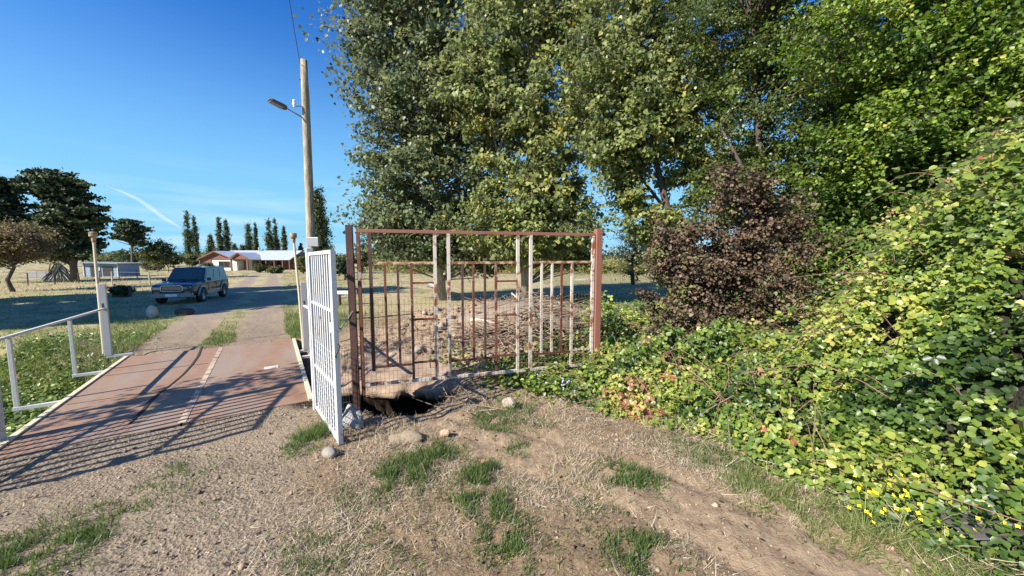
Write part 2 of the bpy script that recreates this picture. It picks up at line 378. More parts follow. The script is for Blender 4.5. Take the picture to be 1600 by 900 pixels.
# ---------------------------------------------------------------- ground sheet
def build_ground():
    ang = np.concatenate([np.linspace(-62, 62, 1000), np.linspace(62, 298, 120)[1:-1]]) * math.pi / 180
    rad = [0.0, 0.35]
    r = 0.6
    while r < 14: rad.append(r); r *= 1.0085
    while r < 5000: rad.append(r); r *= 1.035
    rad = np.array(rad)
    A, RR = np.meshgrid(ang, rad)
    X = (np.sin(A) * RR); Y = (np.cos(A) * RR)
    x = X.ravel(); y = Y.ravel(); z = terr(x, y)
    na, nr = len(ang), len(rad)
    i = np.arange(nr - 1)[:, None] * na; j = np.arange(na)[None, :]; j2 = (j + 1) % na
    f = np.stack([i + j, i + na + j, i + na + j2, i + j2], -1).reshape(-1, 4)
    rr = np.hypot(x, y)
    nse = fbm(x * 1.1, y * 1.1, 61, 5) - 0.5; nse2 = fbm(x * 4, y * 4, 63, 4) - 0.5
    far = sstep(9, 16, rr + 4 * nse)
    near = 1 - sstep(25, 40, rr)
    dr = pdist(x, y, ROAD) + 0.9 * nse + 0.3 * nse2
    # two wheel tracks beyond the bridge, grass between
    bx, by = x - BF.x, y - BF.y
    s = bx * BDIR.x + by * BDIR.y; t = bx * BSIDE.x + by * BSIDE.y
    beyond = sstep(0.0, 0.6, s)
    tracks = np.maximum(np.exp(-((t + 0.95) / 0.62) ** 4), np.exp(-((t - 0.75 - 0.01 * s) / 0.62) ** 4))
    road = np.where(s > 0, np.clip(tracks * (1.0 + 1.0 * nse2), 0, 1) * (1 - sstep(60, 75, s)), 1 - sstep(1.25, 1.9, dr))
    soilp = 1 - sstep(0.25, 0.75, pdist(x, y, [(-1.2, 4.3), (0.1, 3.7), (1.2, 3.0), (2.1, 2.1), (2.5, 0.5)]) + 0.7 * nse2 + 0.4 * nse)
    heap = 1 - sstep(2.4, 3.8, np.hypot((x + 0.3) / 1.4, y - 8.2) + nse)
    soil = np.maximum(soilp, heap); soil = np.maximum(soil, 0.75 * sstep(0.0, 0.25, nse) * (1 - far))
    soil = np.maximum(soil, (1 - sstep(3, 4.5, np.hypot((x + 4) / 1.6, (y - 17) / 1.3) + 2 * nse)))
    green = sstep(0.02, 0.16, nse + 0.2 * nse2) * far * 0.6 * (1 - .8 * sstep(-.35, 0, x / np.maximum(y, 1)))
    gl = (t < -BW / 2) & (s > -BLEN - 1) & (s < 1)
    green = np.maximum(green, 0.8 * sstep(0.0, 0.3, -(t + BW / 2 + 0.1)) * sstep(-BLEN - 0.6, -BLEN + 0.4, s) * (1 - sstep(0.5, 2.2, s)))
    green = np.maximum(green, 0.55 * sstep(0.1, 0.9, side(x, y)))
    green = np.where(soil > 0.6, green * 0.15, green) * (1 - 0.85 * road)
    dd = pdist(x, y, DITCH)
    dark = np.where(x > -3.0, 1 - sstep(0.86, 1.08, dd + .3 * nse2), (1 - sstep(0.5, 1.0, dd)) * 0.75)  # soil in the hole and ditch painted darker, imitating their shade
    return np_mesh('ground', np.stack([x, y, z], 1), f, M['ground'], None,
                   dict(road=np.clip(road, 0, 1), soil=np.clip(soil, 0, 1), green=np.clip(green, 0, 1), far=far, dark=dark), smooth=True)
g = build_ground(); tag(g, kind='structure')

# ---------------------------------------------------------------- leaf / blade scattering
LEAF6 = (np.array([(0, 0, 0), (.40, .28, .10), (.34, .68, .08), (0, 1, -.06), (-.34, .68, .08), (-.40, .28, .10)], float), np.array([(0, 1, 2, 3), (0, 3, 4, 5)]))
LEAF4 = (np.array([(0, 0, 0), (.42, .42, .10), (0, 1, -.05), (-.42, .42, .10)], float), np.array([(0, 1, 2, 3)]))
HEART = (np.array([(0, .06, 0), (.26, 0, .04), (.46, .28, .09), (.2, .72, .03), (0, 1, -.08), (-.2, .72, .03), (-.46, .28, .09), (-.26, 0, .04)], float), np.array([(0, 1, 2, 3), (0, 3, 4, 5), (0, 5, 6, 7)]))
BLADE = (np.array([(-.5, 0, 0), (.5, 0, 0), (.33, .55, .06), (-.33, .55, .06), (0, 1, .30)], float), np.array([(0, 1, 2), (0, 2, 3), (3, 2, 4)]))
NEED = (np.array([(-.5, 0, 0), (.5, 0, 0), (.35, 1, .1), (-.35, 1, .1)], float), np.array([(0, 1, 2, 3)]))
def norm(a): return a / (np.linalg.norm(a, axis=1, keepdims=True) + 1e-9)
def scat(tmpl, P, N, S, tint, ydir=None, wid=None):
    """tmpl y-axis along ydir (projected), z-axis along N"""
    tv, tf = tmpl; n = len(P)
    N = norm(N)
    if ydir is None: ydir = rng.normal(size=(n, 3))
    Yd = norm(ydir - N * np.sum(ydir * N, 1, keepdims=True)); Xd = np.cross(Yd, N)
    S = np.broadcast_to(S, (n,)); W = S if wid is None else np.broadcast_to(wid, (n,))
    V = P[:, None, :] + tv[None, :, 0, None] * (Xd * W[:, None])[:, None, :] + tv[None, :, 1, None] * (Yd * S[:, None])[:, None, :] + tv[None, :, 2, None] * (N * S[:, None])[:, None, :]
    k = len(tv); Fc = tf[None] + (np.arange(n) * k)[:, None, None]
    return V.reshape(-1, 3), Fc.reshape(-1, tf.shape[1]), np.repeat(tint, k)
def merge(parts):
    Vs, Fs, Ts = [], [], []; o = 0
    for V, Fc, T in parts: Vs.append(V); Fs.append(Fc + o); Ts.append(T); o += len(V)
    return np.concatenate(Vs), Fs, np.concatenate(Ts)

GREEN_POP = [(0, (0.03, 0.048, 0.018)), (0.35, (0.085, 0.115, 0.045)), (0.7, (0.22, 0.255, 0.115)), (0.92, (0.25, 0.25, 0.07)), (1, (0.36, 0.30, 0.07))]
GREEN_POP2 = [(0, (0.04, 0.065, 0.02)), (0.35, (0.125, 0.165, 0.048)), (0.7, (0.32, 0.355, 0.115)), (0.92, (0.33, 0.31, 0.075)), (1, (0.42, 0.33, 0.08))]
GREEN_WILD = [(0, (0.03, 0.055, 0.014)), (0.35, (0.095, 0.14, 0.034)), (0.7, (0.25, 0.30, 0.075)), (0.92, (0.26, 0.29, 0.05)), (1, (0.38, 0.33, 0.07))]
GREEN_BRA = [(0, (0.03, 0.06, 0.016)), (0.3, (0.085, 0.15, 0.028)), (0.55, (0.20, 0.27, 0.045)), (0.78, (0.42, 0.43, 0.09)), (0.9, (0.50, 0.40, 0.16)), (0.96, (0.42, 0.24, 0.14)), (1, (0.38, 0.12, 0.08))]
BROWNL = [(0, (0.04, 0.025, 0.018)), (0.4, (0.12, 0.078, 0.048)), (0.7, (0.23, 0.155, 0.10)), (0.8, (0.24, .19, .11)), (0.86, (0.10, 0.14, 0.035)), (1, (0.16, 0.21, 0.05))]
PINE = [(0, (0.02, 0.036, 0.018)), (0.5, (0.055, 0.08, 0.032)), (1, (0.12, 0.14, 0.055))]
GRASSR = [(0, (0.04, 0.075, 0.022)), (0.4, (0.10, 0.16, 0.045)), (0.7, (0.22, 0.26, 0.085)), (1, (0.38, 0.33, 0.15))]
STRAWR = [(0, (0.12, 0.085, 0.055)), (0.35, (0.30, 0.235, 0.16)), (0.75, (0.55, 0.465, 0.33)), (1, (0.70, 0.62, 0.48))]
M['pop'] = leafmat('poplar_leaves', GREEN_POP, back=(0.22, 0.25, 0.16), rough=0.42, spec=0.35, trans=0.3)
M['pop2'] = leafmat('yellowing_poplar_leaves', GREEN_POP2, back=(0.28, 0.31, 0.18), rough=0.42, spec=0.35)
M['wild'] = leafmat('wild_tree_leaves', GREEN_WILD, rough=0.4, spec=0.5)
M['vine'] = leafmat('climber_leaves', [(0, (0.04, 0.08, 0.016)), (0.3, (0.10, 0.17, 0.025)), (0.6, (0.21, 0.29, 0.04)), (0.85, (0.36, 0.40, 0.06)), (1, (0.48, 0.38, 0.08))], rough=0.42, spec=0.4, trans=0.35)
M['bra'] = leafmat('bramble_leaves', GREEN_BRA, back=(0.30, 0.34, 0.2), rough=0.4, spec=0.5, trans=0.3)
M['brownl'] = leafmat('withered_brown_leaves', BROWNL, rough=0.6, trans=0.2)
M['pine'] = leafmat('pine_needles', PINE, rough=0.6, trans=0.15)
M['grassb'] = leafmat('grass_blades', GRASSR, rough=0.5)
M['straw'] = leafmat('dry_straw', STRAWR, rough=0.7, trans=0.2)
M['farl'] = leafmat('distant_leaves', [(0, (0.03, 0.045, 0.018)), (0.5, (0.08, 0.10, 0.035)), (1, (0.22, 0.20, 0.07))], rough=0.6)
M['lomb'] = leafmat('lombardy_leaves', [(0, (0.03, 0.05, 0.022)), (0.5, (0.085, 0.115, 0.045)), (1, (0.19, 0.21, 0.08))], rough=0.5)
M['tanl'] = leafmat('tan_dry_leaves', [(0, (0.05, 0.045, 0.02)), (0.5, (0.16, 0.13, 0.06)), (1, (0.34, 0.25, 0.13))], rough=0.6)
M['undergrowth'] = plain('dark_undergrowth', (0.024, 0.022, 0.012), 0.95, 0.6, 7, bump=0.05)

def tree(name, label, cat, base, trunk, tr, lobes, nclump, clr, nleaf, lsize, lmat, bmat, group=None, tmpl=LEAF4, flat=0.75,
         tint=(0.45, 0.16), hang=0.0, seed=1, surf=2.2, out=0.5, limbs=None, branch_r=0.03, gap=None):
    """trunk: list of points relative to base; lobes: (x,y,z,rx,ry,rz,weight) relative to base."""
    g = np.random.default_rng(seed); root = empty(name, base, label, cat, group); B = np.array(base)
    mb = MB(); TP = [Vector(p) + Vector(base) for p in trunk]
    mb.tube(TP, [tr * (1 - 0.85 * i / (len(TP) - 1)) for i in range(len(TP))], 10)
    for lb in (limbs or []): mb.tube([Vector(p) + Vector(base) for p in lb[1]], [lb[0] * (1 - 0.8 * i / (len(lb[1]) - 1)) for i in range(len(lb[1]))], 7)
    W = np.array([l[6] for l in lobes], float); W /= W.sum()
    tps = np.array([tuple(p) for p in TP])
    for lb in (limbs or []): tps = np.vstack([tps, np.array([tuple(Vector(p) + Vector(base)) for p in lb[1]])])
    fine = []
    for i in range(len(TP) - 1):
        for t in np.linspace(0, 1, 6): fine.append(np.array(TP[i].lerp(TP[i + 1], t)))
    for lb in (limbs or []):
        q = [Vector(p) + Vector(base) for p in lb[1]]
        for i in range(len(q) - 1):
            for t in np.linspace(0, 1, 6): fine.append(np.array(q[i].lerp(q[i + 1], t)))
    fine = np.array(fine)
    Ps, Ns, Ts, Ss, Ys = [], [], [], [], []
    for c in range(nclump):
        l = lobes[g.choice(len(lobes), p=W)]
        d = g.normal(size=3); d /= np.linalg.norm(d); r = g.uniform() ** (1 / surf)
        C = B + np.array(l[:3]) + d * r * np.array(l[3:6])
        if gap is not None and gap(C): continue
        # branch from the wood, below and inwards
        dz = fine[:, 2] - (C[2] - 0.5 * np.hypot(fine[:, 0] - C[0], fine[:, 1] - C[1]))
        cost = np.linalg.norm(fine - C, axis=1) + 0.8 * np.abs(dz) + (fine[:, 2] < B[2] + 0.6) * 3
        S0 = fine[np.argmin(cost)]
        mid = (S0 + C) / 2 + g.normal(size=3) * 0.08 * np.linalg.norm(C - S0) + np.array([0, 0, 0.08 * np.linalg.norm(C - S0)])
        p1 = (S0 * 0.5 + mid * 0.5) + g.normal(size=3) * 0.04; p2 = mid * 0.5 + C * 0.5 + g.normal(size=3) * 0.05
        rr = branch_r * g.uniform(0.6, 1.3)
        mb.tube([Vector(S0), Vector(p1), Vector(mid), Vector(p2), Vector(C)], [rr, rr * .8, rr * .6, rr * .4, rr * .15], 4, cap=False)
        n = int(nleaf * g.uniform(0.5, 1.5)); cr = clr * g.uniform(0.6, 1.4)
        # twigs inside the clump
        nt_ = 5; tips = C + g.normal(size=(nt_, 3)) * cr * np.array([0.8, 0.8, 0.6 * flat])
        for t_ in tips: mb.tube([Vector(p2), Vector((np.array(p2) + t_) / 2 + g.normal(size=3) * 0.03), Vector(t_)], [rr * .35, rr * .25, rr * .1], 3, cap=False)
        k = g.integers(0, nt_, n); u = g.uniform(0.15, 1.15, n)[:, None]
        P = np.array(p2) * (1 - u) + tips[k] * u + g.normal(size=(n, 3)) * cr * 0.28 * np.array([1, 1, flat])
        o_ = norm(P - (B + np.array(l[:3]) * np.array([1, 1, 0.9])))
        N = o_ * out + g.normal(size=(n, 3)) * 0.55 + np.array([0, 0, 0.35])
        Ps.append(P); Ns.append(N); Ts.append(np.clip(g.normal(tint[0], tint[1] * 0.7) + g.normal(size=n) * tint[1] * 0.7, 0, 1)); Ss.append(lsize * g.uniform(0.6, 1.25, n))
        Ys.append(g.normal(size=(n, 3)) * 0.8 + np.array([0, 0, -hang]))
    P, N, T, S, Yd = map(np.concatenate, (Ps, Ns, Ts, Ss, Ys))
    V, Fc, tt = scat(tmpl, P, N, S, T, Yd)
    mb.build('trunk', bmat, root, smooth=True)
    np_mesh('crown', V, Fc, lmat, root, dict(tint=tt))
    return root

# ---- poplars behind the rusty panel
PB = at(690, 455, 17.5); PB.z = tz(PB.x, PB.y)
def trunkpts(h, lean=(0, 0), wob=0.15, n=7, seed=0):
    g = np.random.default_rng(seed); return [(lean[0] * t + (g.normal() * wob if 0 < t < 1 else 0), lean[1] * t + (g.normal() * wob if 0 < t < 1 else 0), h * t - (0.3 if t == 0 else 0)) for t in np.linspace(0, 1, n)]
tree('poplar_tree', 'tall broad poplar with grey-green glossy leaves, nearest the street light', 'tree', PB, trunkpts(17, (-0.4, 0.2), seed=2), 0.22,
     [(-0.9, -.3, 3.4, 3.3, 2.2, 1.5, 3.0), (.3, -1.3, 2.7, 2.6, .9, .95, 1.8), (1.8, .6, 2.3, 1.8, .8, .9, 1.0), (-0.5, 0, 5.8, 3.5, 2.5, 2.2, 3.2), (-0.6, 0, 9.0, 3.7, 2.6, 2.5, 3.7), (-1.1, 0, 12.2, 3.7, 2.6, 2.2, 3.8), (-0.2, 0, 15, 4.0, 2.4, 2.4, 1.8)],
     860, 0.50, 80, 0.165, M['pop'], M['barkpale'], 'poplars behind the rusty panel', tmpl=HEART, tint=(0.45, 0.24), hang=0.8, seed=3, surf=2.6)
PC = at(822, 462, 16.0); PC.z = tz(PC.x, PC.y)
tree('poplar_tree', 'poplar with a bare pale trunk standing behind the middle of the rusty panel', 'tree', PC, trunkpts(15, (0.2, 0.1), seed=5), 0.20,
     [(0.3, -0.6, 3.8, 3.0, 1.9, 1.8, 3.0), (-.2, -1.2, 2.8, 2.4, .9, 1.0, 1.8), (2.0, .8, 2.5, 1.5, .8, .9, .8), (0.4, -0.4, 7.2, 3.0, 2.2, 2.3, 3.3), (0.7, 0, 10.8, 3.9, 2.4, 2.4, 3.6), (0.5, 0, 13.5, 4.2, 2.4, 2.2, 2.4), (-1.8, -.5, 8.8, 2.0, 1.3, 1.9, 1.6)],
     820, 0.46, 80, 0.165, M['pop2'], M['barkpale'], 'poplars behind the rusty panel', tmpl=HEART, tint=(0.54, 0.25), hang=0.8, seed=6, surf=2.4,
     limbs=[(0.09, [(0, 0, 3), (-1.0, -0.4, 5.5), (-1.9, -0.6, 9)]), (0.09, [(0, 0, 4), (1.2, -0.3, 6), (2.2, 0, 9.5)])],)
PD = at(1060, 480, 13.5); PD.z = tz(PD.x, PD.y)
def gapd(C):
    return False
tree('poplar_tree', 'leaning poplar with yellow-green drooping branches over the right end of the panel', 'tree', PD, [(0, 0, -.3), (-0.1, 0, 1.8), (-0.5, 0, 3.6), (-1.0, 0, 5.4), (-1.4, 0, 7.6), (-1.6, 0, 10)], 0.20,
     [(-1.9, 0, 6.6, 1.9, 1.6, 1.5, 2.2), (-2.3, 0.2, 8.8, 2.3, 1.8, 1.5, 2.2), (0.2, 0, 7.9, 2.0, 1.7, 1.8, 2.2), (0.7, 0.2, 5.4, 1.6, 1.4, 1.3, 1.4), (-2.0, 0.2, 4.4, .8, .9, 1.3, 0.8), (-.6, 0.2, 3.1, 1.4, 1.0, .9, 1.0), (-0.5, 0, 10.5, 3.4, 2, 1.5, 1.8), (-2.6, .2, 5.6, 1.2, 1, 1, .9)],
     560, 0.38, 80, 0.145, M['pop2'], M['barkdark'], 'poplars behind the rusty panel', tmpl=HEART, tint=(0.50, 0.2), hang=0.9, seed=8, surf=2.2,
     limbs=[(0.11, [(-.1, 0, 1.8), (.6, 0, 3.9), (1.2, 0, 5.9), (1.3, 0, 8)]), (0.07, [(-.5, 0, 3.6), (-1.6, .1, 5), (-2.6, .2, 6.6)])])
# ---- dark mixed trees to the right
PE = at(1235, 500, 11.0); PE.z = tz(PE.x, PE.y)
tree('willow_tree', 'dark green bushy tree behind the withered brown shrub', 'tree', PE, [(0, 0, -.3), (-.3, 0, 1.6), (-.7, 0, 3.2), (-1.2, 0.1, 5.4), (-1.6, 0, 8.5)], 0.20,
     [(0, 0, 6.2, 3.0, 1.8, 2.6, 4), (-.6, 0.2, 9.0, 3.2, 1.9, 2.0, 3), (1.2, 0, 3.3, 2.2, 1.5, 1.7, 2), (-1.9, .4, 4.0, 1.3, 1.1, 1.3, 1.1), (0.2, .6, 1.8, 2.0, 1.0, 1.5, 1.3)],
     700, 0.38, 160, 0.085, M['wild'], M['barkdark'], 'trees along the overgrown ditch', tmpl=LEAF4, tint=(0.36, 0.16), hang=0.3, seed=12, surf=2.4,
     limbs=[(0.12, [(-.3, 0, 1.6), (.6, 0, 3.4), (1.2, 0, 5.5), (1.4, 0, 8)]), (0.1, [(-.7, 0, 3.2), (-1.8, -.3, 4.4), (-2.6, -.4, 5.6)])])
PF = at(1440, 520, 8.0); PF.z = tz(PF.x, PF.y)
tree('overgrown_tree', 'bright green tree smothered in climbers, filling the top right corner', 'tree', PF, [(0, 0, -.3), (.1, 0, 1.6), (.0, 0, 3.2), (.3, 0.1, 5.0), (.2, 0, 7)], 0.18,
     [(-.6, 0, 4.2, 2.0, 1.3, 1.6, 3), (0.6, -0.3, 5.6, 2.6, 1.5, 1.6, 4), (2.2, -0.6, 5.2, 1.6, 1.4, 1.8, 3), (-1.0, 0, 6.6, 2.2, 1.5, 1.4, 2), (-.8, .3, 2.6, 1.9, .9, 1.3, 2.2), (1.2, -.6, 3.0, 1.9, 1.0, 1.2, 2.2), (3.6, 0, 4.6, 1.5, 1.4, 2.2, 2)],
     1000, 0.28, 150, 0.078, M['vine'], M['barkdark'], 'trees along the overgrown ditch', tmpl=LEAF6, tint=(0.36, 0.2), seed=15, surf=3.0)
# ---- withered brown shrub
PG = at(1105, 560, 6.9); PG.z = tz(PG.x, PG.y)
tree('withered_shrub', 'tall shrub of withered purplish-brown leaves rising out of the brambles', 'shrub', PG, [(0, 0, -.2), (.05, 0, .6), (.2, 0, 1.3), (.25, 0, 2.4)], 0.05,
     [(-.2, 0, 1.3, 1.25, .7, .9, 3), (.5, 0, 2.0, 1.3, .7, .8, 2.6), (1.0, .1, 1.2, 1.0, .7, .9, 2), (.9, .1, 2.7, .9, .5, .8, 1.3), (-.6, 0, 2.1, .7, .5, .6, 1.0), (-.1, -.3, .6, 1.5, .6, .5, 2.2), (1.6, .2, 2.3, .6, .5, .7, .5), (.3, 0, 3.1, .5, .4, .6, .6)],
     380, 0.20, 95, 0.060, M['brownl'], M['barkdark'], None, tmpl=LEAF6, tint=(0.45, 0.28), seed=18, surf=1.3, branch_r=0.012,
     limbs=[(0.03, [(0, 0, 0), (-.5, 0, 1), (-.8, 0, 2.0)]), (0.03, [(0, 0, 0), (.6, 0, 1), (1.1, 0, 2.4)]), (.03, [(0, 0, 0), (.5, .2, 1.5), (.9, .1, 3.2)])])

# ---------------------------------------------------------------- brambles
def bram_h(x, y):
    s = side(x, y)
    s0 = s + 0.5 * (fbm(x * 1.5, y * 1.5, 71, 3) - 0.5)
    h = 0.38 * sstep(0, 0.7, s0) + 0.12 * sstep(0.6, 2.0, s0)
    lat = x - 0.80 * (y - 1.0)                      # the bank climbs towards the right
    rise = np.interp(lat, [.6, 1.2, 2.0, 3.0, 4.5], [0, .3, 1.3, 2.5, 3.2])
    h = h + rise * sstep(0.4, 1.7, s0)
    n1 = fbm(x * 0.8, y * 0.8, 72, 3); n2 = fbm(x * 2.1, y * 2.1, 73, 3)
    n0 = fbm(x * .45 + 9, y * .45, 79, 2)
    h = h * (0.35 + 0.75 * n1 + 0.55 * n0) + (1.25 * (n2 - 0.5) + 0.12 * (fbm(x * 6, y * 6, 74, 2) - .5)) * sstep(0.1, 0.9, s0)
    h = h - 0.60 * np.exp(-((fbm(x * 1.2 + 40, y * 1.2, 77, 2) - 0.5) / 0.05) ** 2) * sstep(0.5, 1.2, s0) * (0.4 + rise * .4)
    h = h * (1 - 0.45 * sstep(9, 12, y))
    return np.where(s0 > 0, np.maximum(h, 0.03), 0.0), s0
def build_brambles():
    root = tag(bpy.data.objects.new('bramble_thicket', None), 'sprawling green and yellowing bramble thicket covering the bank on the right', 'brambles', None, 'stuff'); link(root)
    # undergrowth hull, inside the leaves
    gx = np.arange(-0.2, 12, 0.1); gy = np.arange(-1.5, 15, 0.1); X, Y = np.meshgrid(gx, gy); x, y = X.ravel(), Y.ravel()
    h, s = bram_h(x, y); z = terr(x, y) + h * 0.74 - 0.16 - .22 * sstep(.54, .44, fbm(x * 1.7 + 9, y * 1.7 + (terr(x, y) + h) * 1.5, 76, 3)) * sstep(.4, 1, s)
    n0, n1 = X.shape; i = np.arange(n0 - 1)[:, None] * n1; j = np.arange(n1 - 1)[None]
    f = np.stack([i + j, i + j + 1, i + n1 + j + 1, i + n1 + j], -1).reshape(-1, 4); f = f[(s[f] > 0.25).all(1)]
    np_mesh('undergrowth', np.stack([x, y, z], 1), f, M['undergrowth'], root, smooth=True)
    def leaves(n, xr, yr, size, tsh=0.0):
        x = rng.uniform(*xr, n * 3); y = rng.uniform(*yr, n * 3)
        h, s = bram_h(x, y); e = 0.08
        gxx = (bram_h(x + e, y)[0] - bram_h(x - e, y)[0]) / (2 * e); gyy = (bram_h(x, y + e)[0] - bram_h(x, y - e)[0]) / (2 * e)
        slope = np.sqrt(1 + gxx ** 2 + gyy ** 2)
        k = (s > 0.02) & (rng.uniform(size=len(x)) < np.minimum(slope, 4) / 3.0)
        # keep only what stands on the camera-facing side or a step beside it
        x, y, h, s, gxx, gyy = [a[k][:n] for a in (x, y, h, s, gxx, gyy)]
        n = len(x); z = terr(x, y) + h
        dpt = -rng.exponential(0.12, n) + 0.05 + 0.06 * rng.normal(size=n) + 0.10 * (rng.uniform(size=n) < 0.15)
        Nn = norm(np.stack([-gxx, -gyy, np.ones(n)], 1))
        C = np.stack([x, y, z], 1) + Nn * dpt[:, None]
        C[:, 2] = np.maximum(C[:, 2], terr(C[:, 0], C[:, 1]) + 0.015)
        N = norm(Nn * 0.6 + rng.normal(size=(n, 3)) * 0.5 + np.array([-.15, -.2, .55]))
        gap = fbm(x * 1.7 + 9, y * 1.7 + z * 1.5, 76, 3); kk = (gap > .49 + .03 * rng.normal(size=n)) | (rng.uniform(size=n) < .10) | (s < .5); x, y, z, s, N, C = x[kk], y[kk], z[kk], s[kk], N[kk], C[kk]; n = len(x)
        pt = fbm(x * 1.3 + 3, y * 1.3 + z, 75, 3)
        T0 = 0.36 + 1.2 * (pt - 0.5) + 0.13 * rng.normal(size=n) + tsh
        T0 = np.minimum(T0, .86) + (rng.uniform(size=n) < 0.006) * 0.5
        red = np.exp(-(((x - 1.7) / .7) ** 2 + ((y - 4.5) / .55) ** 2)); T0 += red * np.where(rng.uniform(size=n) < 0.35, 0.50, 0.25)
        yel = np.exp(-(((x - 4.2) / 1.0) ** 2 + ((y - 4.8) / .9) ** 2)); T0 += 0.22 * yel + 0.07 * sstep(2.2, 3.4, x - .2 * y)
        
        t0 = norm(np.cross(N, rng.normal(size=(n, 3)))); b0 = np.cross(N, t0)
        parts = []; S = size * rng.uniform(0.55, 1.3, n) * (0.65 + 0.8 * fbm(x * .9 + 30, y * .9 + z, 87, 2))
        for a in (-1.25, 0, 1.25):
            Yd = t0 * math.cos(a) + b0 * math.sin(a)
            NN = N + 0.18 * rng.normal(size=(n, 3)) + Yd * 0.15
            parts.append(scat(LEAF6, C + Yd * (S * 0.18)[:, None], NN, S * (1.0 if a == 0 else 0.85), np.clip(T0 + 0.04 * rng.normal(size=n), 0, 1), Yd, wid=S * 0.95))
        return parts
    P = []
    P += leaves(13000, (2.0, 6.0), (0.6, 3.6), 0.055)
    P += leaves(44000, (0.2, 6.5), (3.0, 6.5), 0.053)
    P += leaves(30000, (-0.2, 9), (5.5, 10.5), 0.062)
    P += leaves(5000, (-0.2, 9), (9.5, 15), 0.09)
    # arching shoots that stand proud of the mass
    mb = MB(); SC, SN, ST, SY = [], [], [], []
    g = np.random.default_rng(5); cnt = 0
    while cnt < 420:
        x = g.uniform(.6, 7.5); y = g.uniform(2.0, 7.5); h, s_ = bram_h(np.array([x]), np.array([y]))
        if s_[0] < .15 or h[0] < .2: continue
        cnt += 1; b = np.array((x, y, tz(x, y) + h[0] - .1)); ln = g.uniform(.25, .75) * (1 if h[0] < .8 else 1.25); dr = g.normal(size=2) + np.array([-.5, -.5]); dr /= np.linalg.norm(dr)
        t = np.linspace(0, 1, 9)[:, None]; pts = b + np.hstack([dr * ln * .75 * t, ln * (1.25 * t - 1.05 * t * t)])
        mb.tube([Vector(p) for p in pts], [.005 - .0004 * i for i in range(9)], 4, cap=False)
        q = pts[g.integers(1, 9, 20)] + g.normal(size=(20, 3)) * .035; SC.append(q); SN.append(g.normal(size=(20, 3)) * .5 + np.array([-.15, -.2, .7])); ST.append(np.clip(g.normal(.5, .17) + g.normal(size=20) * .1, 0, .95)); SY.append(g.normal(size=(20, 3)) * .6 + np.append(dr, -.2))
    SC, SN, ST, SY = map(np.concatenate, (SC, SN, ST, SY)); P.append(scat(LEAF6, SC, SN, .062 * g.uniform(.5, 1.35, len(SC)), ST, SY))
    mb.build('canes', M['caned'], root)
    V, Fs, T = merge(P); np_mesh('leaves', V, Fs, M['bra'], root, dict(tint=T))
    # dry canes
    mb = MB()
    for k in range(420):
        x = rng.uniform(0.3, 6.5); y = rng.uniform(3.0, 8); h, s = bram_h(np.array([x]), np.array([y]))
        if s[0] < 0.05: continue
        b = Vector((x, y, tz(x, y) + h[0] * 0.6 - 0.05)); d = Vector((rng.normal() * .35, rng.normal() * .35, rng.uniform(.15, .5)))
        q = b + d; e = q + Vector((d.x, d.y, -0.6 * d.z * rng.uniform(0, 1.5)))
        mb.tube([b, b + d * .6 + Vector((0, 0, .04)), q, (q + e) / 2 + Vector((0, 0, .02)), e], [.005, .0045, .004, .0035, .002], 4, cap=False)
    mb.build('canes', M['caned'], root)
M['caned'] = plain('dry_bramble_cane', (0.26, 0.15, 0.10), 0.8, 0.5, 5)
build_brambles()

# dead leaves and stalks at the bramble foot
# ---------------------------------------------------------------- grasses and straw (stuff)
def blades(n, cx, cy, spread, h, wd, tint, lean=0.45, keep=None):
    n = int(n * 1.0) if spread[0] < .25 else int(n * .8)
    x = cx + rng.normal(size=n) * spread[0] * 1.25; y = cy + rng.normal(size=n) * spread[1] * 1.25
    if spread[0] < .25: kk = fbm(x * 9, y * 9, 83, 3) > rng.uniform(.34, .62, len(x)); x, y = x[kk], y[kk]
    if keep is not None: k = keep(x, y); x, y = x[k], y[k]
    n = len(x); P = np.stack([x, y, terr(x, y) - 0.005], 1)
    Yd = norm(np.stack([rng.normal(size=n) * lean, rng.normal(size=n) * lean, np.ones(n)], 1))
    N = norm(np.cross(Yd, rng.normal(size=(n, 3))))
    return scat(BLADE, P, N, h * rng.uniform(0.45, 1.25, n), np.clip(rng.normal(tint, 0.17, n), 0, 1), Yd, wid=wd * rng.uniform(.7, 1.3, n))
GP = []
def patch(px, py, r, n, h, tint=0.4, ry=None, wd=0.006, lean=0.5):
    p = gt(px, py); GP.append(blades(n, p.x, p.y, (r, ry or r), h, wd, tint, lean))
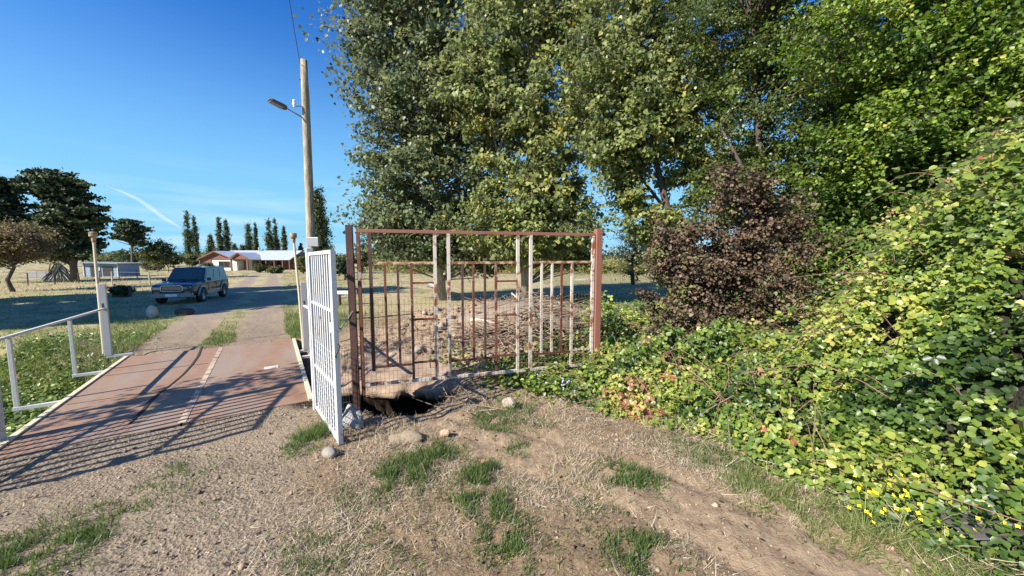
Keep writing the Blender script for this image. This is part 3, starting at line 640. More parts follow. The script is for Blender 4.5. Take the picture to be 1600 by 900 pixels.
for q in [(585, 765, .12, 900, .07), (610, 750, .12, 1200, .09), (640, 733, .12, 1500, .10), (665, 718, .10, 1300, .11), (690, 704, .09, 900, .10),
          (748, 735, .09, 1300, .10), (750, 765, .10, 1500, .10), (742, 785, .09, 900, .08), (778, 797, .05, 600, .09), (800, 838, .09, 1200, .07), (775, 842, .08, 700, .06),
          (500, 868, .12, 1200, .06), (1000, 862, .10, 1400, .08), (1000, 880, .12, 900, .06), (985, 745, .10, 1500, .09), (960, 738, .08, 700, .07), (1010, 755, .06, 500, .07),
          (775, 668, .12, 900, .08), (760, 655, .10, 700, .08), (808, 703, .06, 600, .07), (800, 640, .15, 900, .12), (840, 665, .12, 400, .06), (480, 690, .09, 900, .10), (495, 678, .07, 900, .12), (470, 703, .07, 500, .06),
          (60, 865, .16, 1900, .08), (95, 855, .10, 900, .07), (20, 880, .14, 1200, .07), (285, 735, .10, 700, .05), (250, 760, .12, 500, .04), (180, 785, .10, 400, .04), (200, 800, .06, 300, .04),
          (1110, 715, .10, 900, .09), (1060, 690, .14, 900, .07), (1150, 740, .10, 600, .08), (600, 790, .2, 600, .04), (620, 870, .2, 700, .05), (700, 800, .2, 500, .04),
          (880, 740, .2, 500, .05), (900, 780, .18, 500, .05), (950, 800, .14, 500, .05), (560, 830, .2, 500, .04), (840, 880, .12, 500, .06), (290, 790, .15, 400, .04), (1240, 820, .07, 400, .06)]:
    patch(*q)
for px, py in [(1190, 770), (1230, 780), (1270, 790), (1300, 800), (1330, 815), (1290, 770), (1350, 800), (1380, 840), (1400, 850), (1370, 780), (1420, 860), (1450, 880), (1480, 890), (1430, 830), (1330, 780), (1510, 880), (1550, 890), (1220, 760), (1180, 750)]:
    patch(px, py, .13, 900, .10, 0.66, lean=.8)
# roadside grass beyond the bridge, right and left of the track
def kroad(x, y):
    s = (x - BF.x) * BDIR.x + (y - BF.y) * BDIR.y; t = (x - BF.x) * BSIDE.x + (y - BF.y) * BSIDE.y
    tr = np.minimum(np.abs(t + 0.95), np.abs(t - 0.75))
    return (s > 0.05) & (tr > 0.45 + 0.25 * fbm(x * 2, y * 2, 81)) & (rng.uniform(size=len(x)) < 1.7 * fbm(x * 1.1, y * 1.1, 82) ** 1.5)
for s_, t_, sx, n, h in [(1.0, 1.7, .5, 9000, .14), (2.2, 1.9, .6, 8000, .14), (4, 2.1, .9, 9000, .15), (7, 2.3, 1.2, 8000, .15), (1.2, -.1, .45, 5000, .07), (2.2, -.1, .5, 4000, .06), (4, -.1, .9, 3500, .06),
                        (1.5, -2.4, .7, 6000, .12), (3, -2.6, .9, 6000, .13), (5, -3, 1.2, 6000, .14)]:
    p = bp(BLEN + s_, t_); GP.append(blades(n, p.x, p.y, (sx * .6, sx), h, .009, 0.52, .5, kroad))
# weeds left of the bridge
def kleft(x, y):
    s = (x - BN.x) * BDIR.x + (y - BN.y) * BDIR.y; t = (x - BN.x) * BSIDE.x + (y - BN.y) * BSIDE.y
    return (t < -BW / 2 - 0.06) & (s > -0.3) & (s < BLEN + 3)
for px, py, sx, n, h in [(40, 560, .6, 9000, .22), (80, 600, .5, 8000, .2), (120, 570, .5, 7000, .2), (20, 620, .5, 7000, .2), (60, 530, .9, 8000, .25), (150, 530, .8, 7000, .2), (0, 560, .8, 6000, .2)]:
    p = gnd(px, py, -0.2); GP.append(blades(n, p.x, p.y, (sx, sx), h, .010, 0.5, .5, kleft))
V, Fs, T = merge(GP); o = np_mesh('green_grass', V, Fs, M['grassb'], None, dict(tint=T)); tag(o, 'green grass tufts scattered over the bare ground', 'grass', kind='stuff')
# dead stalks and dry leaves along the foot of the brambles
def dryedge():
    n = 26000; x = rng.uniform(.1, 4.2, n); y = rng.uniform(1.2, 6.0, n); h, s_ = bram_h(x, y); k = (np.abs(s_ - .02) < .28 * rng.uniform(.1, 1.2, n)) & (fbm(x * 3, y * 3, 88, 3) > .42); x, y, s_ = x[k], y[k], s_[k]; n = len(x)
    P = np.stack([x, y, terr(x, y) + .01 + rng.uniform(0, .12, n) * (s_ > 0)], 1); Yd = norm(rng.normal(size=(n, 3)) * np.array([1, 1, .45]) + np.array([-.2, -.2, .3]))
    return scat(BLADE, P, norm(np.cross(Yd, rng.normal(size=(n, 3)))), .16 * rng.uniform(.3, 1.3, n), np.clip(rng.normal(.5, .25, n), 0, 1), Yd, wid=.005)
V, Fc, T = dryedge(); o = np_mesh('dead_stalks', V, Fc, M['straw'], None, dict(tint=T)); tag(o, 'dead dry stalks along the foot of the brambles', 'dead stalks', kind='stuff')
# straw litter lying on the soil
def straw(n, xr, yr, ln, wd, dens):
    x = rng.uniform(*xr, n); y = rng.uniform(*yr, n); k = dens(x, y) > rng.uniform(size=n); x, y = x[k], y[k]; n = len(x)
    P = np.stack([x, y, terr(x, y) + rng.uniform(0.002, 0.014, n)], 1); a = rng.uniform(0, 2 * math.pi, n)
    Yd = np.stack([np.cos(a), np.sin(a), rng.normal(size=n) * 0.22], 1); N = norm(np.stack([rng.normal(size=n) * .3, rng.normal(size=n) * .3, np.ones(n)], 1))
    return scat(BLADE, P, N, ln * rng.uniform(.4, 1.4, n), np.clip(rng.normal(0.6, 0.22, n), 0, 1), Yd, wid=wd * rng.uniform(.6, 1.4, n))
def dens(x, y):
    d = 0.12 + 3.2 * (fbm(x * 1.6, y * 1.6, 91, 4) - 0.40)
    d = d * (0.04 + 0.96 * sstep(1.3, 2.2, pdist(x, y, ROAD) + .5 * fbm(x * 2, y * 2, 7)))
    d = d * (0.04 + 0.96 * sstep(0.22, 0.6, pdist(x, y, [(-1.2, 4.3), (0.1, 3.7), (1.2, 3.0), (2.1, 2.1), (2.5, 0.5)])))
    d = d * (pdist(x, y, DITCH) > 0.75)
    s = (x - BN.x) * BDIR.x + (y - BN.y) * BDIR.y; t = (x - BN.x) * BSIDE.x + (y - BN.y) * BSIDE.y
    return np.where((np.abs(t) < BW / 2 + .1) & (s > -.05), 0, d)
SP = [straw(150000, (-4.5, 3.2), (1.4, 5.4), .042, .0038, dens), straw(22000, (-2.4, 2.8), (1.3, 5.2), .12, .0032, dens), straw(25000, (-8, 2), (5, 10), .10, .006, dens)]
for px, py, n, h in [(600, 640, 400, .12), (640, 685, 1800, .10), (625, 675, 900, .09), (560, 690, 500, .10), (545, 640, 500, .14), (1030, 650, 900, .16), (1100, 665, 900, .16), (1370, 760, 700, .2), (1010, 610, 800, .2), (870, 645, 600, .12), (150, 560, 1800, .25), (170, 575, 1200, .2), (130, 545, 1500, .25), (900, 730, 700, .08), (930, 760, 700, .07), (1000, 700, 900, .07), (560, 610, 500, .2)]:
    p = gt(px, py); SP.append(blades(n, p.x, p.y, (.14, .14), h, .005, 0.6, .9))
V, Fs, T = merge(SP); o = np_mesh('dry_straw', V, Fs, M['straw'], None, dict(tint=T)); tag(o, 'pale dry straw and dead grass littering the soil', 'straw', kind='stuff')
def litter():
    n = 5500; x = rng.uniform(-5, 3, n); y = rng.uniform(1.3, 7.5, n); k = (fbm(x * 2.3, y * 2.3, 98, 3) > rng.uniform(.3, .75, n)) & (pdist(x, y, DITCH) > .8)
    s_ = (x - BN.x) * BDIR.x + (y - BN.y) * BDIR.y; t_ = (x - BN.x) * BSIDE.x + (y - BN.y) * BSIDE.y; k &= ~((np.abs(t_) < BW / 2 + .1) & (s_ > -.05))
    x, y = x[k], y[k]; n = len(x); P = np.stack([x, y, terr(x, y) + .012], 1); N = rng.normal(size=(n, 3)) * .4 + np.array([0, 0, 1])
    return scat(LEAF6, P, N, .022 * rng.uniform(.4, 1.6, n), rng.uniform(size=n), rng.normal(size=(n, 3)))
M['litter'] = leafmat('dead_leaf', [(0, (.05, .035, .025)), (.6, (.16, .10, .06)), (1, (.42, .30, .18))], rough=.8, trans=.1)
V, Fc, T = litter(); o = np_mesh('dead_leaves', V, Fc, M['litter'], None, dict(tint=T)); tag(o, 'small brown dead leaves strewn over the soil', 'leaf litter', kind='stuff')
# field grass farther off
def field():
    n = 90000; a = rng.uniform(R(-60), R(35), n); r = 11 * (110 / 11) ** rng.uniform(0, 1, n); x, y = np.sin(a) * r, np.cos(a) * r
    k = (rng.uniform(size=n) < 1.5 * fbm(x * .25, y * .25, 95) ** 1.3) & (pdist(x, y, ROAD) > 2.1) & (pdist(x, y, DITCH) > 1.0) & (np.hypot((x + 0.6) / 1.3, y - 8.2) > 3)
    x, y, r = x[k], y[k], r[k]; n = len(x); P = np.stack([x, y, terr(x, y)], 1)
    Yd = norm(np.stack([rng.normal(size=n) * .5, rng.normal(size=n) * .5, np.ones(n)], 1)); N = norm(np.cross(Yd, rng.normal(size=(n, 3))))
    g_ = fbm(x * .06 + 5, y * .06, 96, 3)
    T = np.clip(0.30 - .25 * sstep(-.35, .0, x / y) + 1.5 * (g_ - .5) + rng.normal(size=n) * .15, 0, 1)
    sc = np.clip(r / 25, .6, 2.2)
    return scat(BLADE, P, N, .13 * sc * rng.uniform(.5, 1.3, n), T, Yd, wid=.018 * sc)
M['field'] = leafmat('field_grass', [(0, (0.42, 0.34, 0.20)), (0.5, (0.34, 0.29, 0.14)), (0.75, (0.19, 0.20, 0.07)), (1, (0.11, 0.14, 0.04))], rough=0.7)
V, Fc, T = field(); o = np_mesh('field_grass', V, Fc, M['field'], None, dict(tint=T)); tag(o, 'dry yellow and green grass of the open field', 'field grass', kind='stuff')
# broad-leaved weeds left of the bridge
def weeds():
    C = []; 
    for px, py, sx, n in [(40, 575, .5, 1100), (90, 590, .4, 900), (20, 640, .35, 800), (130, 600, .25, 300), (10, 690, .3, 500), (60, 545, .8, 900), (330, 640, 0, 0), (790, 600, .25, 350), (850, 605, .35, 900), (890, 575, .3, 700), (905, 520, .4, 700), (880, 620, .25, 500), (700, 590, .2, 120), (905, 470, .5, 500)]:
        p = gnd(px, py, -0.1); x = p.x + rng.normal(size=n) * sx; y = p.y + rng.normal(size=n) * sx; hh = rng.uniform(0.02, .30, n) * (0.4 + fbm(x * 3, y * 3, 12)); k = kleft(x, y) | (x > -3)
        C.append(np.stack([x, y, terr(x, y) + hh], 1)[k])
    C = np.concatenate(C); parts = []
    for a in range(3):
        n = len(C); Yd = rng.normal(size=(n, 3)) * np.array([1, 1, .3]); N = np.array([0, -.2, 1.0]) + rng.normal(size=(n, 3)) * .4
        parts.append(scat(LEAF6, C, N, .06 * rng.uniform(.5, 1.3, n), np.clip(rng.normal(.42, .16, n), 0, .85), Yd))
    return merge(parts)
V, Fs, T = weeds(); o = np_mesh('broadleaf_weeds', V, Fs, M['bra'], None, dict(tint=T)); tag(o, 'low broad-leaved weeds on the ditch banks', 'weeds', kind='stuff')
# gravel
def gravel():
    n = 9000; u = rng.uniform(0, 1, n); x = rng.uniform(-6.0, 2.6, n); y = rng.uniform(1.3, 5.2, n)
    d = np.where(pdist(x, y, ROAD) < 1.9, 0.85, 0.06); s = (x - BN.x) * BDIR.x + (y - BN.y) * BDIR.y
    k = (rng.uniform(size=n) < d) & (s < -0.02) & (pdist(x, y, DITCH) > 0.8); x, y = x[k], y[k]; n = len(x)
    oc = np.array([(1, 0, 0), (0, 1, 0), (-1, 0, 0), (0, -1, 0), (0, 0, 1), (0, 0, -1)], float); tf = np.array([(0, 1, 4), (1, 2, 4), (2, 3, 4), (3, 0, 4), (1, 0, 5), (2, 1, 5), (3, 2, 5), (0, 3, 5)])
    S = 0.0045 * np.exp(rng.normal(size=n) * .55); V = oc[None] * S[:, None, None] * rng.uniform(.6, 1.3, (n, 6, 1))
    a = rng.uniform(0, 6.28, n); c, s2 = np.cos(a), np.sin(a); V = np.stack([V[..., 0] * c[:, None] - V[..., 1] * s2[:, None], V[..., 0] * s2[:, None] + V[..., 1] * c[:, None], V[..., 2] * .6], -1)
    V = V + np.stack([x, y, terr(x, y) + S * .2], 1)[:, None]
    return V.reshape(-1, 3), (tf[None] + (np.arange(n) * 6)[:, None, None]).reshape(-1, 3), np.repeat(rng.uniform(size=n), 6)
mg = NT('gravel_stone'); mg.col(mg.ramp(mg.attr('tint'), [(0, (.12, .09, .065)), (.6, (.31, .245, .185)), (1, (.50, .42, .33))])).set(Roughness=.9); M['gravel'] = mg.m
def crumbs():
    n = 16000; x = rng.uniform(-3.0, 3.0, n); y = rng.uniform(1.3, 9.5, n); s_ = (x - BN.x) * BDIR.x + (y - BN.y) * BDIR.y; t_ = (x - BN.x) * BSIDE.x + (y - BN.y) * BSIDE.y
    k = (fbm(x * 1.9, y * 1.9, 58, 3) > rng.uniform(.35, .75, n)) & ~((np.abs(t_) < BW / 2 + .1) & (s_ > -.05)) & (pdist(x, y, DITCH) > 1.05) & (side(x, y) < .1); x, y = x[k], y[k]; n = len(x)
    oc = np.array([(1, 0, 0), (0, 1, 0), (-1, 0, 0), (0, -1, 0), (0, 0, 1), (0, 0, -1)], float); tf = np.array([(0, 1, 4), (1, 2, 4), (2, 3, 4), (3, 0, 4), (1, 0, 5), (2, 1, 5), (3, 2, 5), (0, 3, 5)])
    S = 0.006 * np.exp(rng.normal(size=n) * .6) * (1 + 1.2 * (y > 6)); V = oc[None] * S[:, None, None] * rng.uniform(.5, 1.4, (n, 6, 1)); a = rng.uniform(0, 6.28, n); c, s2 = np.cos(a), np.sin(a)
    V = np.stack([V[..., 0] * c[:, None] - V[..., 1] * s2[:, None], V[..., 0] * s2[:, None] + V[..., 1] * c[:, None], V[..., 2] * .7], -1) + np.stack([x, y, terr(x, y) + S * .2], 1)[:, None]
    return V.reshape(-1, 3), (tf[None] + (np.arange(n) * 6)[:, None, None]).reshape(-1, 3), np.repeat(rng.uniform(size=n), 6)
mg = NT('soil_crumb'); mg.col(mg.ramp(mg.attr('tint'), [(0, (.13, .085, .055)), (.6, (.32, .23, .155)), (1, (.45, .34, .24))])).set(Roughness=1); V, Fc, T = crumbs(); tag(np_mesh('soil_crumbs', V, Fc, mg.m, None, dict(tint=T)), 'loose crumbs of dry brown soil', 'soil crumbs', kind='stuff')
V, Fc, T = gravel(); o = np_mesh('gravel', V, Fc, M['gravel'], None, dict(tint=T)); tag(o, 'loose grey gravel in front of the bridge', 'gravel', kind='stuff')

# ---------------------------------------------------------------- bridge
def build_bridge():
    root = empty('bridge', bp(BLEN / 2, 0, 0), 'rust-brown steel plate bridge with cream edges and white side rails', 'bridge')
    zt = 0.035; hw = BW / 2; rr = Matrix.Rotation(BROT, 3, 'Z')
    ctr = 0.06
    for a, b in ((-hw + .05, ctr - .012), (ctr + .012, hw - .05)):
        MB().box(bp(BLEN / 2, (a + b) / 2, zt - .006), (BLEN, b - a, .012), rr).build('deck_plate', M['deck'], root)
    for sd_ in (-1, 1):
        MB().box(bp(BLEN / 2, sd_ * (hw - .02), zt - .045), (BLEN + .04, .06, .13), rr).build('edge_beam', M['cream'], root, bevel=.004)
    MB().box(bp(BLEN / 2, ctr, zt + .001), (BLEN - .1, .07, .008), rr).build('centre_strip', M['creamworn'], root)
    for t in (-hw + .4, -.3, .4, hw - .4):
        MB().box(bp(BLEN / 2, t, zt - .16), (BLEN - .3, .14, .28), rr).build('girder', M['rust'], root)
    for s in (BLEN * .36, BLEN * .68):
        mb = MB(); n = 10
        for k in range(n):
            t0 = -hw + .1 + (hw + ctr - .2) * k / n; mb.box(bp(s, t0 + .08, zt + .0015), (.012, .15, .004), rr)
        mb.build('weld_seam', M['darkseam'], root)
    MB().box(gnd(424, 574, zt + .004), (.155, .21, .008), rr).build('patch_plate', M['palepatch'], root, bevel=.002)
    # the crooked dark line across the left plate
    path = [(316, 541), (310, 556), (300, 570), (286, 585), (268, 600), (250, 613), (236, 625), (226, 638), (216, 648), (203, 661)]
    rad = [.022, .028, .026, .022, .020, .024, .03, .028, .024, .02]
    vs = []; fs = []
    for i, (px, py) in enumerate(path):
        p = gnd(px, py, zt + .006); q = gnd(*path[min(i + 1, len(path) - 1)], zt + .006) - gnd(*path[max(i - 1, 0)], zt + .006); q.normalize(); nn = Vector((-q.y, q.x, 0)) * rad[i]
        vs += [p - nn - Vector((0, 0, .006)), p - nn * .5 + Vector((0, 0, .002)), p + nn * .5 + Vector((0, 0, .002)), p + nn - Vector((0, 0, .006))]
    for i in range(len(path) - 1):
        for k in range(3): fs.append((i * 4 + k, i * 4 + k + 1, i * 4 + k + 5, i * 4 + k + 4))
    MB().add(vs, fs).build('dark_ridge', M['darkseam'], root)
    # side rails
    def rail(sd_, bases, end):
        m = M['white']
        for k, b in enumerate(bases + [end]):
            t = (b - BN).dot(BSIDE); a = b + BSIDE * (sd_ * (hw - .02) - t); dz = Vector((0, 0, zt - .03))
            MB().bar(a + dz, b - BSIDE * (-sd_) * .03 + dz, .055, .05).build('bracket', m, root, bevel=.004)
            if k < len(bases): MB().bar(b + dz, b + Vector((0, 0, .93)), .042, .042, up=(BSIDE.x, BSIDE.y, 0)).build('rail_post', m, root, bevel=.004)
        A = bases[0] + (bases[0] - end).normalized() * .5 + Vector((0, 0, .955)); B = end + Vector((0, 0, .955))
        MB().bar(A, bases[-1] + Vector((0, 0, .955)), .045, .035).build('handrail', m, root, bevel=.006)
        MB().bar(bases[-1] + Vector((0, 0, .955)), B, .045, .035).build('handrail', m, root, bevel=.006)
        return end
    e1 = rail(-1, [gnd(27, 639), gnd(118, 587)], gnd(170, 557)); e2 = rail(1, [bp(.6, hw + .22), bp(BLEN * .6, hw + .20)], gnd(479, 548))
    for e, sd_ in ((e1, -1), (e2, 1)):
        p = MB().box(e + Vector((0, 0, .73)), (.06, .105, 1.42), rr).build('end_post', M['greywhite'], root, bevel=.004)
        MB().box(e + Vector((0, 0, 1.0)) - BDIR * .045, (.012, .03, .12), rr).build('latch_plate', M['dark'], p)
        q = gnd(164, 553) - BDIR * .05 if sd_ < 0 else gnd(474, 545) - BDIR * .05
        tp_ = at(146, 372, q.y) if sd_ < 0 else at(459, 377, q.y); lean = Vector((tp_.x - q.x, 0, 0))
        rod = MB().tube([q + Vector((0, 0, .02)), q + Vector((0, 0, 1.2)) + lean * .4, q + Vector((0, 0, 2.33)) + lean], .022, 10).build('pipe', M['cream'], root, smooth=False)
        MB().lathe([(0, 2.25), (.03, 2.25), (.034, 2.33), (.062, 2.36), (.062, 2.44), (.05, 2.45), (0, 2.45)], q + lean, n=16).build('cap', M['capm'], rod)
    return root
M['creamworn'] = rusty('worn_cream_strip', (0.56, 0.45, 0.31), rust=(0.22, .12, .08), amount=0.49, scale=7)
M['darkseam'] = plain('dark_line', (0.035, 0.025, 0.02), .95)
M['palepatch'] = plain('pale_patch', (0.58, 0.55, 0.48), .8, .15)
M['capm'] = rusty('rusty_lamp_cap', (0.5, 0.36, 0.2), rust=(.2, .1, .05), amount=.5, scale=9)
build_bridge()

# ---------------------------------------------------------------- white barred gate leaves
def gate_leaf(hinge, free, label, seed, group):
    root = empty('barred_gate', hinge, label, 'gate', group)
    d = (free - hinge); Lh = d.length; d.normalize(); nrm = Vector((-d.y, d.x, 0)); zb, zt = .05, 2.03
    def P(u, z): return hinge + d * u + Vector((0, 0, z))
    m = M['gatewhite']; upn = nrm
    fr = MB()
    fr.bar(P(0, zb), P(0, zt), .05, .05, up=upn); fr.bar(P(Lh, zb - .03), P(Lh, zt + .02), .05, .05, up=upn)
    fr.bar(P(.025, zt - .02), P(Lh - .025, zt), .045, .04); fr.bar(P(.025, zb + .02), P(Lh - .025, zb + .0), .045, .04)
    fr.bar(P(.025, 1.42), P(Lh - .025, 1.42), .03, .03); fr.bar(P(.025, .62), P(Lh - .025, .62), .03, .03)
    fr.build('frame', m, root, bevel=.003)
    n = 10
    for k in range(1, n):
        u = Lh * k / n; MB().bar(P(u, zb + .04), P(u, zt - .02), .038, .022, up=upn).build('bar', m, root)
    wm = MB()
    for k in range(1, int(Lh / .075)):
        wm.bar(P(k * .075, zb), P(k * .075 , .98), .005, .005, up=upn)
    for k in range(13): wm.bar(P(0, zb + .075 * k), P(Lh, zb + .075 * k), .005)
    wm.build('wire_mesh', m, root)
    lt = MB().box(P(Lh - .06, 1.25), (.09, .07, .10), Matrix.Rotation(math.atan2(d.y, d.x), 3, 'Z')).build('lock_box', M['greywhite'], root, bevel=.004)
    MB().tube([P(Lh - .2, 1.25) + nrm * .03, P(Lh + .05, 1.25) + nrm * .03], .009, 8).build('bolt', M['dark'], lt)
    ch = MB(); c0 = P(Lh + .005, 1.02)
    ch.tube([c0 + d * .05 * math.cos(a) + Vector((0, 0, .07 * math.sin(a))) + nrm * .02 * math.sin(2 * a) for a in np.linspace(0, 2 * math.pi, 37)], [.006 + .004 * (k % 2) for k in range(37)], 6, cap=False)
    ch.build('chain', M['dark'], root)
    MB().bar(P(-.065, -.35), P(-.065, 2.08), .075, .075, up=upn).build('hinge_post', M['gatewhite'], root, bevel=.004)
    for z in (.35, 1.75): MB().lathe([(0, 0), (.016, 0), (.016, .09), (0, .09)], P(-.02, z), n=10).build('hinge', M['dark'], root)
    return root
M['gatewhite'] = rusty('chalky_white_paint', (0.62, 0.62, 0.60), rust=(.3, .16, .09), amount=0.37, scale=9)
HG = gnd(493, 644); HG = Vector((HG.x + .03, HG.y, 0)); FG = gnd(532, 696)
gate_leaf(HG, FG, 'open white barred gate leaf with wire mesh foot, between bridge and rusty panel', 1, 'white gate leaves of the bridge')
HL = gnd(-12, 700); GL = HL + Vector((.23, -.97, 0)).normalized() * 1.45
gate_leaf(HL, GL, 'open white barred gate leaf throwing striped shadows on the near end of the bridge', 2, 'white gate leaves of the bridge')

# ---------------------------------------------------------------- rusty panel
PA = at(556, 500, 4.80); PA.z = 0; PZ = at(932, 500, 5.82); PZ.z = 0
PD_ = (PZ - PA).normalized(); PLEN = (PZ - PA).length; PN = Vector((-PD_.y, PD_.x, 0))
def onp(px, py):
    d = ray(px, py); o = Vector((0, 0, CAMZ)); t = (PA - o).dot(PN) / d.dot(PN); return o + d * t
def pv(px, py): q = onp(px, py); return (q - PA).dot(PD_), q.z
def build_panel():
    root = empty('fence_panel', PA, 'rusty steel bar panel with wire mesh, standing over the hole', 'fence panel')
    def P(u, z, o=0): return PA + PD_ * u + Vector((0, 0, z)) + PN * o
    u0 = pv(575, 480)[0] - .09; u1 = pv(925, 470)[0]
    ztop, zbot = 2.31, .27
    mt = M['rust']; mp_ = M['rustpale']
    MB().bar(P(-.02, -1.0), P(-.04, 2.38), .085, .085, up=PN).build('post', M['darkrust'], root, bevel=.006)
    MB().bar(P(PLEN, -.1), P(PLEN, 2.40), .10, .10, up=PN).build('post', M['redpost'], root, bevel=.006)
    f = MB(); f.bar(P(u0 - .02, ztop), P(u1 + .02, ztop), .04, .045); f.build('top_rail', M['redpost'], root, bevel=.003)
    MB().bar(P(u0, zbot), P(u1, zbot), .04, .045).build('bottom_rail', mp_, root, bevel=.003)
    MB().bar(P(u0, .14), P(u0, ztop - .02), .045, .045, up=PN).build('stile', mt, root, bevel=.003)
    MB().bar(P(u1, zbot), P(u1, ztop - .02), .045, .045, up=PN).build('stile', mp_, root, bevel=.003)
    def vb(px, za, zb, m, w_=.034):
        u = pv(px, 480)[0]; MB().bar(P(u, za), P(u, zb), w_, w_, up=PN).build('bar', m, root); return u
    zs_t = pv(640, 411)[1]; zs_b = pv(640, 570)[1]; zs_b = .50
    tall = [(581, M['darkrust']), (681, mp_), (702, mp_), (809, mp_), (829, mp_)]
    U = {px: vb(px, zbot if px != 581 else .45, ztop - .02, m, .042) for px, m in tall}
    bays = [((581, 681), [(603, mt), (623, M['darkrust'])], (644, mt)), ((702, 809), [(723, M['darkrust']), (740, mt), (758, M['darkrust'])], (775, mt)), ((829, 925), [(846, mp_), (862, mp_), (877, mt)], (893, mp_))]
    for (a, b), sh, lo in bays:
        ua = U[a]; ub = U.get(b, u1); ul = vb(lo[0], zbot, zs_t, lo[1])
        for px, m in sh: vb(px, zs_b, zs_t, m, .03)
        MB().bar(P(ua + .02, zs_t), P(ub - .02, zs_t), .03, .035).build('rail', M['yellowrust'], root)
        MB().bar(P(ua + .02, zs_b), P(ul - .015, zs_b), .03, .03).build('rail', mt, root)
        for z in (1.62, 1.12, .52): MB().bar(P(ul + .015, z), P(ub - .02, z), .025, .025).build('rung', mt if lo[0] != 893 else mp_, root)
    wm = MB()
    for k in range(int((u1 - u0) / .055)): 
        u = u0 + k * .055; wm.bar(P(u, .12, -.035), P(u, 1.42 , -.035), .0028, .0028, up=PN)
    for k in range(14): wm.bar(P(u0, .14 + .1 * k, -.035), P(u1, .14 + .1 * k, -.035), .0028)
    wm.build('wire_mesh', M['rustwire'], root)
    b = pv(549, 490); MB().bar(P(-.03, 1.28, -.02), Vector((HG.x + .12, HG.y + .06, .80)), .05, .012).build('brace', M['palewood2'], root)
    for z in (.5, 1.25, 1.9): MB().bar(P(-.02, z), P(u0, z), .02, .03).build('hinge', M['darkrust'], root)
M['darkrust'] = rusty('dark_rusted_steel', (0.11, .05, .04), rust=(.06, .03, .022), amount=.5, scale=6, rough=.7)
M['yellowrust'] = rusty('yellowish_rusted_paint', (0.62, .45, .26), rust=(.2, .08, .04), amount=.5, scale=8)
M['palewood2'] = plain('grey_flat_bar', (.40, .37, .34), .7)
build_panel()
# loose mesh between gate hinge and panel post
def loose_mesh():
    A = Vector((HG.x + .10, HG.y + .10, 0)); B = Vector((PA.x - .08, PA.y - .02, 0)); root = empty('wire_netting', A, 'short piece of wire netting closing the gap beside the white gate', 'wire netting')
    mb = MB(); d = B - A
    for k in range(9): q = A + d * k / 8; mb.tube([q + Vector((0, 0, -.35)), q + Vector((0, 0, .75))], .002, 4)
    for k in range(12): mb.tube([A + Vector((0, 0, -.3 + .09 * k)), B + Vector((0, 0, -.3 + .09 * k))], .002, 4)
    mb.build('netting', M['wire'], root)
loose_mesh()
M['strawc'] = plain('matted_dead_straw', (.34, .27, .18), .95, .5, 30, bump=.02); M['palestone'] = plain('pale_stone', (.36, .30, .23), .9, .3, 10, bump=.01)
# ---------------------------------------------------------------- stones and debris
def rock(px, py, r, label, mat, seed, cat='stone', group=None, rough=.25, name='stone', sink=.3, rot=0, dz=0):
    p = gt(px, py); p.z += dz
    o = MB().blob((0, 0, 0), r, seed, 10, rough, rot).build(name, mat, smooth=True); o.location = p + Vector((0, 0, r[2] * (1 - sink))); tag(o, label, cat, group); return o
rock(515, 713, (.085, .06, .052), 'smooth pale grey stone lying in front of the white gate', M['stone'], 3, rough=.12, rot=-.5)
rock(549, 668, (.14, .11, .13), 'broken lump of grey concrete at the foot of the white gate', M['concrete'], 5, 'concrete lump', rough=.7, name='concrete_lump')
rock(695, 682, (.06, .05, .05), 'yellowish stone at the right lip of the hole', M['tanstone'], 6, rough=.4)
rock(640, 690, (.19, .11, .08), 'humped clump of dead straw at the edge of the hole', M['strawc'], 7, 'straw clump', rough=.5, name='straw_clump', sink=.5)
SG = 'stones on the spoil heap'
for k, (px, py, r, lb) in enumerate([(612, 560, .10, 'pale block on the spoil heap, behind the left bars of the panel'), (655, 550, .11, 'pale stone in the middle of the spoil heap'), (640, 600, .09, 'stone low in the heap just above the hole'),
        (690, 577, .10, 'angular pale stone between the two tall middle bars'), (596, 540, .07, 'small stone at the left foot of the spoil heap'), (713, 610, .08, 'stone under the bottom rail, right of the hole'), (797, 636, .10, 'greyish stone in the weeds in front of the panel'), (765, 560, .08, 'stone right of the spoil heap under the tyre')]):
    rock(px, py, (r, r * .75, r * .7), lb, M['stone'] if k % 3 else M['palestone'], 20 + k, 'stone', SG, rough=.6, rot=k)
def ledge():  # soil lid added over the back of the hole to shade it
    vs = []; fs = []; n, m_ = 60, 26
    for i in range(n):
        for j in range(m_):
            u, v = i / (n - 1), j / (m_ - 1); x = -2.75 + 2.35 * u; yf = 5.52 + .16 * (float(fbm(x * 3.5, 2, 55, 4)) - .5) * 2 + .25 * (abs(u - .45) * 1.3) ** 2; y = yf + (6.75 - yf) * v
            z = .02 + .20 * v + .14 * (float(fbm(x * 4, y * 4, 56, 4)) - .5) - .10 * (1 - v) ** 4
            vs.append((x, y, z))
    for i in range(n - 1):
        for j in range(m_ - 1): fs.append((i * m_ + j, (i + 1) * m_ + j, (i + 1) * m_ + j + 1, i * m_ + j + 1))
    o = MB().add(vs, fs).build('shade_ledge', M['clod'], smooth=True); md = o.modifiers.new('s', 'SOLIDIFY'); md.thickness = .16; md.offset = -1
    tag(o, 'crumbling ledge of dry soil added to shade the hole under the panel', 'added ledge')
ledge()
